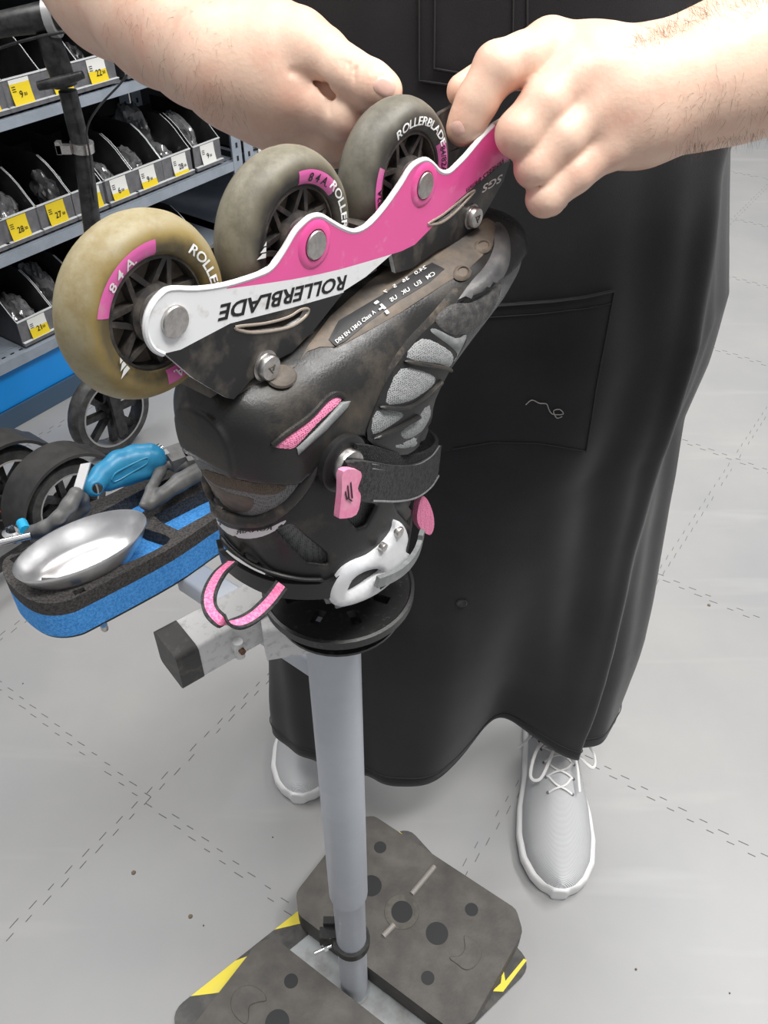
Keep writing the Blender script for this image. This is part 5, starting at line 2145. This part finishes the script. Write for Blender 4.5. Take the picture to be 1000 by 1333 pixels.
bF.chain([(Vector((.18, .82, .94)), .088), (Vector((.225, .78, .52)), .060), (Vector((.245, .74, .30)), .054), (Vector((.250, .715, .09)), .038)], .04)
VC, QC = bF.mesh()
VC = relax(VC, QC, 3)
allV = np.concatenate([VA, VB, VC])
allQ = np.concatenate([QA, QB + len(VA), QC + len(VA) + len(VB)])
body = obj('body', allV, allQ, M_skin, person, auto=False)
bA, bB = bvh_of(VA, QA), bvh_of(VB, QB)

# fingernails
def nail(bvh, cx, cy, w_, h_, ang, label=None):
    a = math.radians(ang)
    poly = []
    for k in range(20):
        t = 2 * math.pi * k / 20
        u = math.copysign(abs(math.cos(t)) ** .7, math.cos(t)) * h_
        v = math.copysign(abs(math.sin(t)) ** .7, math.sin(t)) * w_
        poly.append((cx + u * math.cos(a) - v * math.sin(a), cy + u * math.sin(a) + v * math.cos(a)))
    return panel('fingernail', poly, bvh, .0006, M_nail, person, smooth_n=1, spacing=3, soft=3)


nail(bA, 501, 113, 12, 14, 35)
nail(bB, 596, 168, 8, 10, 65)

# short hairs along the forearms
hm = MB()
rnd_ = random.Random(3)


def hairs(bvh, pts, n, dirv, length):
    for _ in range(n):
        i = rnd_.randrange(len(pts) - 1)
        t = rnd_.random()
        x = lerp(pts[i][0], pts[i + 1][0], t) + rnd_.gauss(0, 1) * pts[i][2]
        y = lerp(pts[i][1], pts[i + 1][1], t) + rnd_.gauss(0, 1) * pts[i][2]
        h = bvh.ray_cast(CAMP, ray(x, y).normalized())
        if h[0] is None: continue
        p, nrm = h[0], h[1]
        if nrm.dot(ray(x, y)) > 0: nrm = -nrm
        d = (dirv + nrm * rnd_.uniform(.15, .6) + Vector((rnd_.gauss(0, .35), rnd_.gauss(0, .35), rnd_.gauss(0, .35)))).normalized()
        L = length * rnd_.uniform(.5, 1.2)
        hm.tube([p - nrm * .0003, p + d * L * .5, p + d * L - Vector((0, 0, L * .2))], [.00006, .00005, .00002], 3, cap=False)


hairs(bA, [(150, 20, 16), (220, 70, 20), (270, 120, 14), (300, 145, 8)], 130, Vector((.3, -.2, -.6)), .008)
hairs(bA, [(200, 0, 26), (270, 40, 24)], 60, Vector((.4, -.3, -.5)), .007)
hairs(bB, [(1000, 0, 12), (930, 16, 6), (870, 44, 6), (830, 60, 5)], 300, Vector((-.6, .1, .45)), .008)
hairs(bB, [(1000, 120, 24), (930, 140, 22), (870, 160, 18)], 110, Vector((-.4, -.1, -.6)), .007)
hairs(bB, [(1000, 168, 4), (940, 184, 4), (880, 192, 3)], 110, Vector((-.3, -.1, -.7)), .007)
tag(hm.build('arm_hair', M_hair, person, auto=False), kind='stuff')

# ---- apron: draped sheet wrapped round the hips and hanging to the shins
ZT = np.array([1.34, 1.15, 1.02, .95, .88, .80, .75, .68, .62, .55, .44, .30, .20, .12])
XR = np.array([.24, .262, .290, .290, .288, .306, .318, .312, .300, .304, .308, .312, .310, .306])
XL = np.array([-.05, -.075, -.095, -.090, -.088, -.098, -.105, -.110, -.115, -.118, -.122, -.130, -.136, -.138])
YF = np.array([.655, .63, .615, .61, .605, .600, .598, .596, .594, .592, .590, .588, .586, .584])
YC = np.array([.80, .80, .79, .785, .78, .78, .775, .77, .76, .75, .735, .72, .715, .71])
NZ, NP = 150, 260
zz = np.linspace(1.34, 0, NZ)
PH = np.linspace(-2.05, 2.0, NP)


def apron_pt(phi, v, off=0.):
    """v 0..1 from the top to the hem"""
    hem = .128 + .012 * math.sin(phi * 2.2 + .6) + .008 * math.sin(phi * 5.1)
    hem += .05 * max(0, abs(phi) - 1.2)
    z = 1.34 + (hem - 1.34) * v
    zi = -z
    I = lambda A: float(np.interp(zi, -ZT, A))
    xr, xl, yf, yc = I(XR), I(XL), I(YF), I(YC)
    cx, hw = (xr + xl) / 2, (xr - xl) / 2
    dep = yc - yf
    nn = 2.5
    sx = math.copysign(abs(math.sin(phi)) ** (2 / nn), math.sin(phi))
    cxx = math.copysign(abs(math.cos(phi)) ** (2 / nn), math.cos(phi))
    x = cx + hw * sx
    y = yc - dep * cxx
    if phi > 1.35 and z > .5:      # loose back flap on the right
        k = min(1, (phi - 1.35) / .25) * min(1, (z - .5) / .15)
        x += .012 * k * math.sin((z - .45) * 5)
    low = min(1, max(0, (1.0 - z) / .9))
    f_ = (.010 * math.sin(phi * 4.3 + .8 + z * 1.2) + .006 * math.sin(phi * 9.1 + 2.0 - z * 2.0) + .0030 * math.sin(phi * 17 + z * 5)) * (.25 + .95 * low)
    f_ += .0035 * noise.noise(Vector((x * 9, z * 5, 1.3))) + .0018 * noise.noise(Vector((x * 22, z * 14, 4.3)))
    # vertical crease at the right thigh
    f_ += .010 * math.exp(-((x - .262) / .010) ** 2) * min(1, max(0, (.95 - z) / .2)) * (1 if phi > 0 and phi < 1.5 else 0)
    # cloth sinks between the legs
    sag = .105 * math.exp(-((x - .150) / .070) ** 2) * (min(1, max(0, (.60 - z) / .48)) ** 1.5) * (1 if abs(phi) < 1.4 else 0)
    nx, ny = math.sin(phi), -math.cos(phi)
    return Vector((x + nx * (f_ + off), y + ny * (f_ + off) + sag, z))


V, F = [], []
for j in range(NZ):
    for i in range(NP):
        V.append(apron_pt(PH[i], j / (NZ - 1)))
base_n = len(V)
for j in range(NZ - 1):
    for i in range(NP - 1):
        F.append((j * NP + i, j * NP + i + 1, (j + 1) * NP + i + 1, (j + 1) * NP + i))
apron = obj('apron', V, F, M_apron, person, ang=180)
md = apron.modifiers.new('thickness', 'SOLIDIFY')
md.thickness = .0014
B_ap = bvh_of(V, F)


def seam_line(name, pts, r=.0007, m_=None, off=.0006, n=6, closed=False, flat=.7):
    P = []
    for x, y in (spline2(pts, n, closed=closed) if n > 1 else pts):
        p, nr_ = cast(B_ap, x, y)
        P.append(p + nr_ * off)
    if closed: P.append(P[0])
    mb = MB()
    mb.tube(P, r, 6, flat=flat)
    return mb.build(name, m_ or M_stitch, apron)


def dense(pts, n):
    out = []
    for a, b in zip(pts[:-1], pts[1:]):
        for k in range(n):
            out.append((lerp(a[0], b[0], k / n), lerp(a[1], b[1], k / n)))
    out.append(pts[-1])
    return out


# hip pocket
pk = dense([(560, 396), (600, 397), (640, 396), (680, 393), (720, 390), (760, 385), (797, 377)], 3) + dense([(797, 377), (786, 440), (775, 500), (768, 545), (761, 586)], 4)[1:] + dense([(761, 586), (730, 580), (700, 576), (670, 574), (640, 575), (600, 582), (565, 592), (540, 602)], 3)[1:] + [(545, 500)]
pocket = panel('pocket', pk, B_ap, .0022, M_apron, apron, smooth_n=1, spacing=12, soft=4, edge=.8)
seam_line('pocket_hem', dense([(560, 397), (600, 398), (640, 397), (680, 394), (720, 391), (760, 386), (797, 378)], 5), r=.0010, off=.0026, n=1)
seam_line('pocket_stitch', dense([(600, 413), (640, 411), (700, 407), (760, 400), (793, 394)], 5), r=.0005, off=.0026, n=1)
seam_line('pocket_stitch', dense([(797, 378), (786, 440), (775, 500), (768, 545), (761, 586)], 5), r=.0009, off=.0024, n=1)
seam_line('pocket_stitch', dense([(761, 585), (700, 575), (640, 574), (590, 583)], 6), r=.0007, off=.0024, n=1)
# chest flap with doubled edges
panel('chest_pocket', dense([(547, -30), (547, 104), (596, 112), (660, 112), (686, 100), (688, -30)], 6), B_ap, .0020, M_apron, apron, smooth_n=1, spacing=12, soft=4, edge=.8)
panel('chest_flap', dense([(568, -30), (567, 88), (600, 95), (668, 96), (668, -30)], 6), B_ap, .0034, M_apron, apron, smooth_n=1, spacing=12, soft=4, edge=.8)
seam_line('chest_stitch', dense([(547, -20), (547, 104), (600, 112)], 8), r=.0009, off=.0024, n=1)
seam_line('chest_stitch', dense([(568, -20), (567, 88), (600, 94)], 8), r=.0009, off=.0038, n=1)
seam_line('chest_stitch', dense([(686, -20), (686, 60)], 8), r=.0010, off=.0024, n=1)
seam_line('chest_stitch', dense([(668, -20), (667, 60)], 8), r=.0007, off=.0038, n=1)
# hem stitching
hemP = []
for i in range(20, NP - 20, 2):
    p = apron_pt(PH[i], .983, .0012)
    hemP.append(p)
mb = MB()
mb.tube(hemP, .0007, 5)
mb.build('hem_stitch', M_stitch, apron)
# button
p, n_ = cast(B_ap, 601, 784)
mb = MB()
mb.lathe(p, n_, [(.0058, 0), (.0058, .0016), (.0046, .0022), (.003, .0016), (.0001, .0016)], 20)
mb.build('snap_button', M_blackplastic, apron)

# loose thread caught on the pocket
tp = []
for x, y in spline2([(684, 524), (692, 518), (702, 522), (711, 523), (714, 530), (719, 536), (732, 536), (728, 530), (720, 532), (724, 541), (731, 539)], 6, closed=False):
    p, n_ = cast(B_ap, x, y)
    tp.append(p + n_ * .0035)
mb = MB()
mb.tube(tp, .00045, 6)
th = mb.build('loose_thread', M_thread, None, origin=tp[0])
tag(th, 'tangled pale grey thread clinging to the hip pocket of the black apron', 'thread')

# trousers and shirt
tf = Field((-.22, .60, .04), (.42, 1.10, 1.12), .008)
tf.chain([(Vector((0.0, .83, .97)), .110), (Vector((-.05, .84, .55)), .082), (Vector((-.085, .865, .30)), .074), (Vector((-.095, .87, .115)), .062)], .03)
tf.chain([(Vector((.18, .83, .97)), .110), (Vector((.225, .80, .52)), .080), (Vector((.245, .765, .30)), .068), (Vector((.252, .750, .115)), .055)], .03)
tf.chain([(Vector((.02, .83, 1.0)), .12), (Vector((.16, .83, 1.0)), .12)], .04)
v_, q_ = tf.mesh()
obj('trousers', relax(v_, q_, 2), q_, M_trouser, person, auto=False)
sf = Field((-.36, .58, .95), (.52, 1.14, 1.56), .008)
sf.chain([(Vector((.09, .83, 1.02)), .150), (Vector((.09, .84, 1.28)), .150), (Vector((.09, .845, 1.38)), .140)], .05)
sf.chain([(Vector((-.06, .845, 1.40)), .075), (Vector((.24, .845, 1.40)), .075)], .05)
sf.chain([(Vector((-.09, .84, 1.38)), .070), (Vector((-.20, .79, 1.20)), .064)], .03)
sf.chain([(Vector((.27, .84, 1.38)), .070), (Vector((.34, .73, 1.18)), .064)], .03)
v_, q_ = sf.mesh()
obj('shirt', relax(v_, q_, 2), q_, M_shirt, person, auto=False)
hf = Field((-.02, .68, 1.58), (.20, .94, 1.82), .005)
hf.ell((.09, .815, 1.685), (.082, 0, 0), (0, .098, 0), (0, 0, .110), .01)
hf.ell((.09, .70, 1.62), (.08, 0, 0), (0, .07, 0), (0, 0, .085), .01, sub=True)
v_, q_ = hf.mesh()
obj('hair', relax(v_, q_, 2), q_, mat('brown_hair', (.06, .035, .02), .6), person, auto=False)


# ---- trainers
def shoe(toe, heel, label, seed):
    toe, heel = Vector(toe), Vector(heel)
    fw = (toe - heel).normalized()
    sd = Vector((fw.y, -fw.x, 0))
    L = (toe - heel).length
    e = empty('shoe', heel)
    e.parent = person
    e.location = heel - wloc(person)
    vox = .0025
    lo = np.minimum(arr(toe), arr(heel)) - .08
    hi = np.maximum(arr(toe), arr(heel)) + .08
    lo[2], hi[2] = -.01, .15
    Fd = Field(lo, hi, vox)
    sl, X, Y, Z = Fd.full()
    l = ((X - heel.x) * fw.x + (Y - heel.y) * fw.y) / L + 0 * Z
    a = (X - heel.x) * sd.x + (Y - heel.y) * sd.y + 0 * Z
    tl = np.array([0, .03, .10, .25, .45, .62, .75, .86, .94, .98, 1.0])
    wl = np.array([.014, .026, .034, .036, .040, .0485, .0505, .046, .034, .022, .008])
    hl = np.array([.088, .098, .104, .106, .098, .082, .068, .057, .050, .045, .038])
    w_ = np.interp(l, tl, wl)
    h_ = np.interp(l, tl, hl)
    u = np.clip(Z / h_, 0, 1)
    wz = w_ * (1 - .50 * u ** 2.2)
    c = h_ / 2
    nn = 2.6
    q = (np.abs((Z - c) / c) ** nn + np.abs(a / wz) ** nn) ** (1 / nn)
    d = (q - 1) * np.minimum(c, wz)
    d = np.maximum(d, np.maximum(-l, l - 1) * L)
    # ankle opening
    op = np.sqrt(((l - .22) * L / .050) ** 2 + (a / .030) ** 2 + ((Z - .115) / .05) ** 2) - 1
    d = smax(d, -op * .03, .006)
    up_ = smax(d, .020 - Z, .002)
    Fd.d = up_.astype(np.float32)
    v_, q_ = Fd.mesh()
    v_ = relax(v_, q_, 2)
    upper = obj('upper', v_, q_, M_shoe, e, auto=False)
    bu = bvh_of(v_, q_)
    # sole
    wS = w_ + .0035
    qs = (np.abs((Z - .013) / .0135) ** 4 + np.abs(a / wS) ** 4) ** .25
    ds = (qs - 1) * .0135
    ds = np.maximum(ds, np.maximum(-l - .01, l - 1.012) * L)
    Fd.d = ds.astype(np.float32)
    v2, q2 = Fd.mesh()
    obj('sole', relax(v2, q2, 2), q2, M_shoe_sole, e, auto=False)

    def top(lf, af, off=.001):
        o = heel + fw * L * lf + sd * af + Vector((0, 0, .2))
        h = bu.ray_cast(o, Vector((0, 0, -1)))
        if h[0] is None: return heel + fw * L * lf + sd * af + Vector((0, 0, .09))
        return h[0] + h[1].normalized() * off * (1 if h[1].z > 0 else -1)
    # laces
    mb = MB()
    rows = [.64, .57, .50, .43, .38]
    for i, r in enumerate(rows):
        hw_ = .015 + .002 * i
        mb.tube(spline([top(r, -hw_, .0012), top(r - .012, -hw_ * .4, .0026), top(r - .03, hw_ * .4, .0026), top(rows[min(i + 1, 4)], hw_, .0012)], 5), .0016, 8, flat=.6)
        mb.tube(spline([top(r, hw_, .0012), top(r - .012, hw_ * .4, .0032), top(r - .03, -hw_ * .4, .0030), top(rows[min(i + 1, 4)], -hw_, .0012)], 5), .0016, 8, flat=.6)
    kn = top(.40, 0, .005)
    mb.tube(spline([kn, kn + fw * .022 + sd * .030 + Vector((0, 0, .004)), kn + fw * .052 + sd * .040 - Vector((0, 0, .022)), kn + fw * .056 + sd * .026 - Vector((0, 0, .020)), kn + fw * .02 + sd * .008, kn], 8), .0023, 8, flat=.6)
    mb.tube(spline([kn, kn + fw * .004 - sd * .028 + Vector((0, 0, .004)), kn + fw * .012 - sd * .050 - Vector((0, 0, .020)), kn + fw * .030 - sd * .046 - Vector((0, 0, .026)), kn + fw * .012 - sd * .01, kn], 8), .0023, 8, flat=.6)
    mb.tube(spline([kn, kn + fw * .03 - sd * .02 - Vector((0, 0, .004)), kn + fw * .07 - sd * .026 - Vector((0, 0, .024))], 8), .0020, 8, flat=.6)
    mb.tube(spline([kn, kn - fw * .004 + sd * .03, kn + fw * .006 + sd * .054 - Vector((0, 0, .028))], 8), .0022, 8, flat=.6)
    mb.build('laces', M_lace, e)
    mb = MB()
    for r in rows:
        for s__ in (-1, 1):
            p = top(r, s__ * (.0165 + .002 * rows.index(r)), .0004)
            mb.lathe(p, (0, 0, 1), [(.0022, 0), (.0022, .0008), (.0010, .0006)], 12)
    mb.build('eyelet', M_sock, e)
    mb = MB()
    ak = heel + fw * L * .26
    mb.tube([ak + Vector((0, 0, .055)), ak + Vector((0, 0, .11)), ak + Vector((0, .01, .17))], [.036, .036, .040], 24)
    mb.build('sock', M_sock, e)
    return e


shoe((.2300, .503, 0), (.2560, .800, 0), '', 1)
shoe((-.1230, .640, 0), (-.085, .935, 0), '', 2)

# small orange tool pinched between thumb and finger
ot = empty('bearing_tool', at(500, 140, .450), 'tip of a small orange plastic tool pinched under the thumb above the third wheel', 'hand tool')
mb = MB()
ta, tb_ = at(468, 136, .455), at(529, 126, .446)
ax_ = (tb_ - ta).normalized()
up_v = (at(500, 110, .450) - at(500, 140, .450)).normalized()
sdv = ax_.cross(up_v).normalized()
poly = [(0, -.003), (.016, -.004), (.0275, -.0035), (.0215, .0068), (.010, .007), (0, .004)]
vv, tr, rg = region([poly])
V, F, Mi = solid(vv, tr, rg, lambda x, y: ta + ax_ * x + up_v * y + sdv * .0022, lambda x, y: ta + ax_ * x + up_v * y - sdv * .0022)
mb.add(V, F)
mb.build('tool_tip', M_orange, ot, smooth=False)
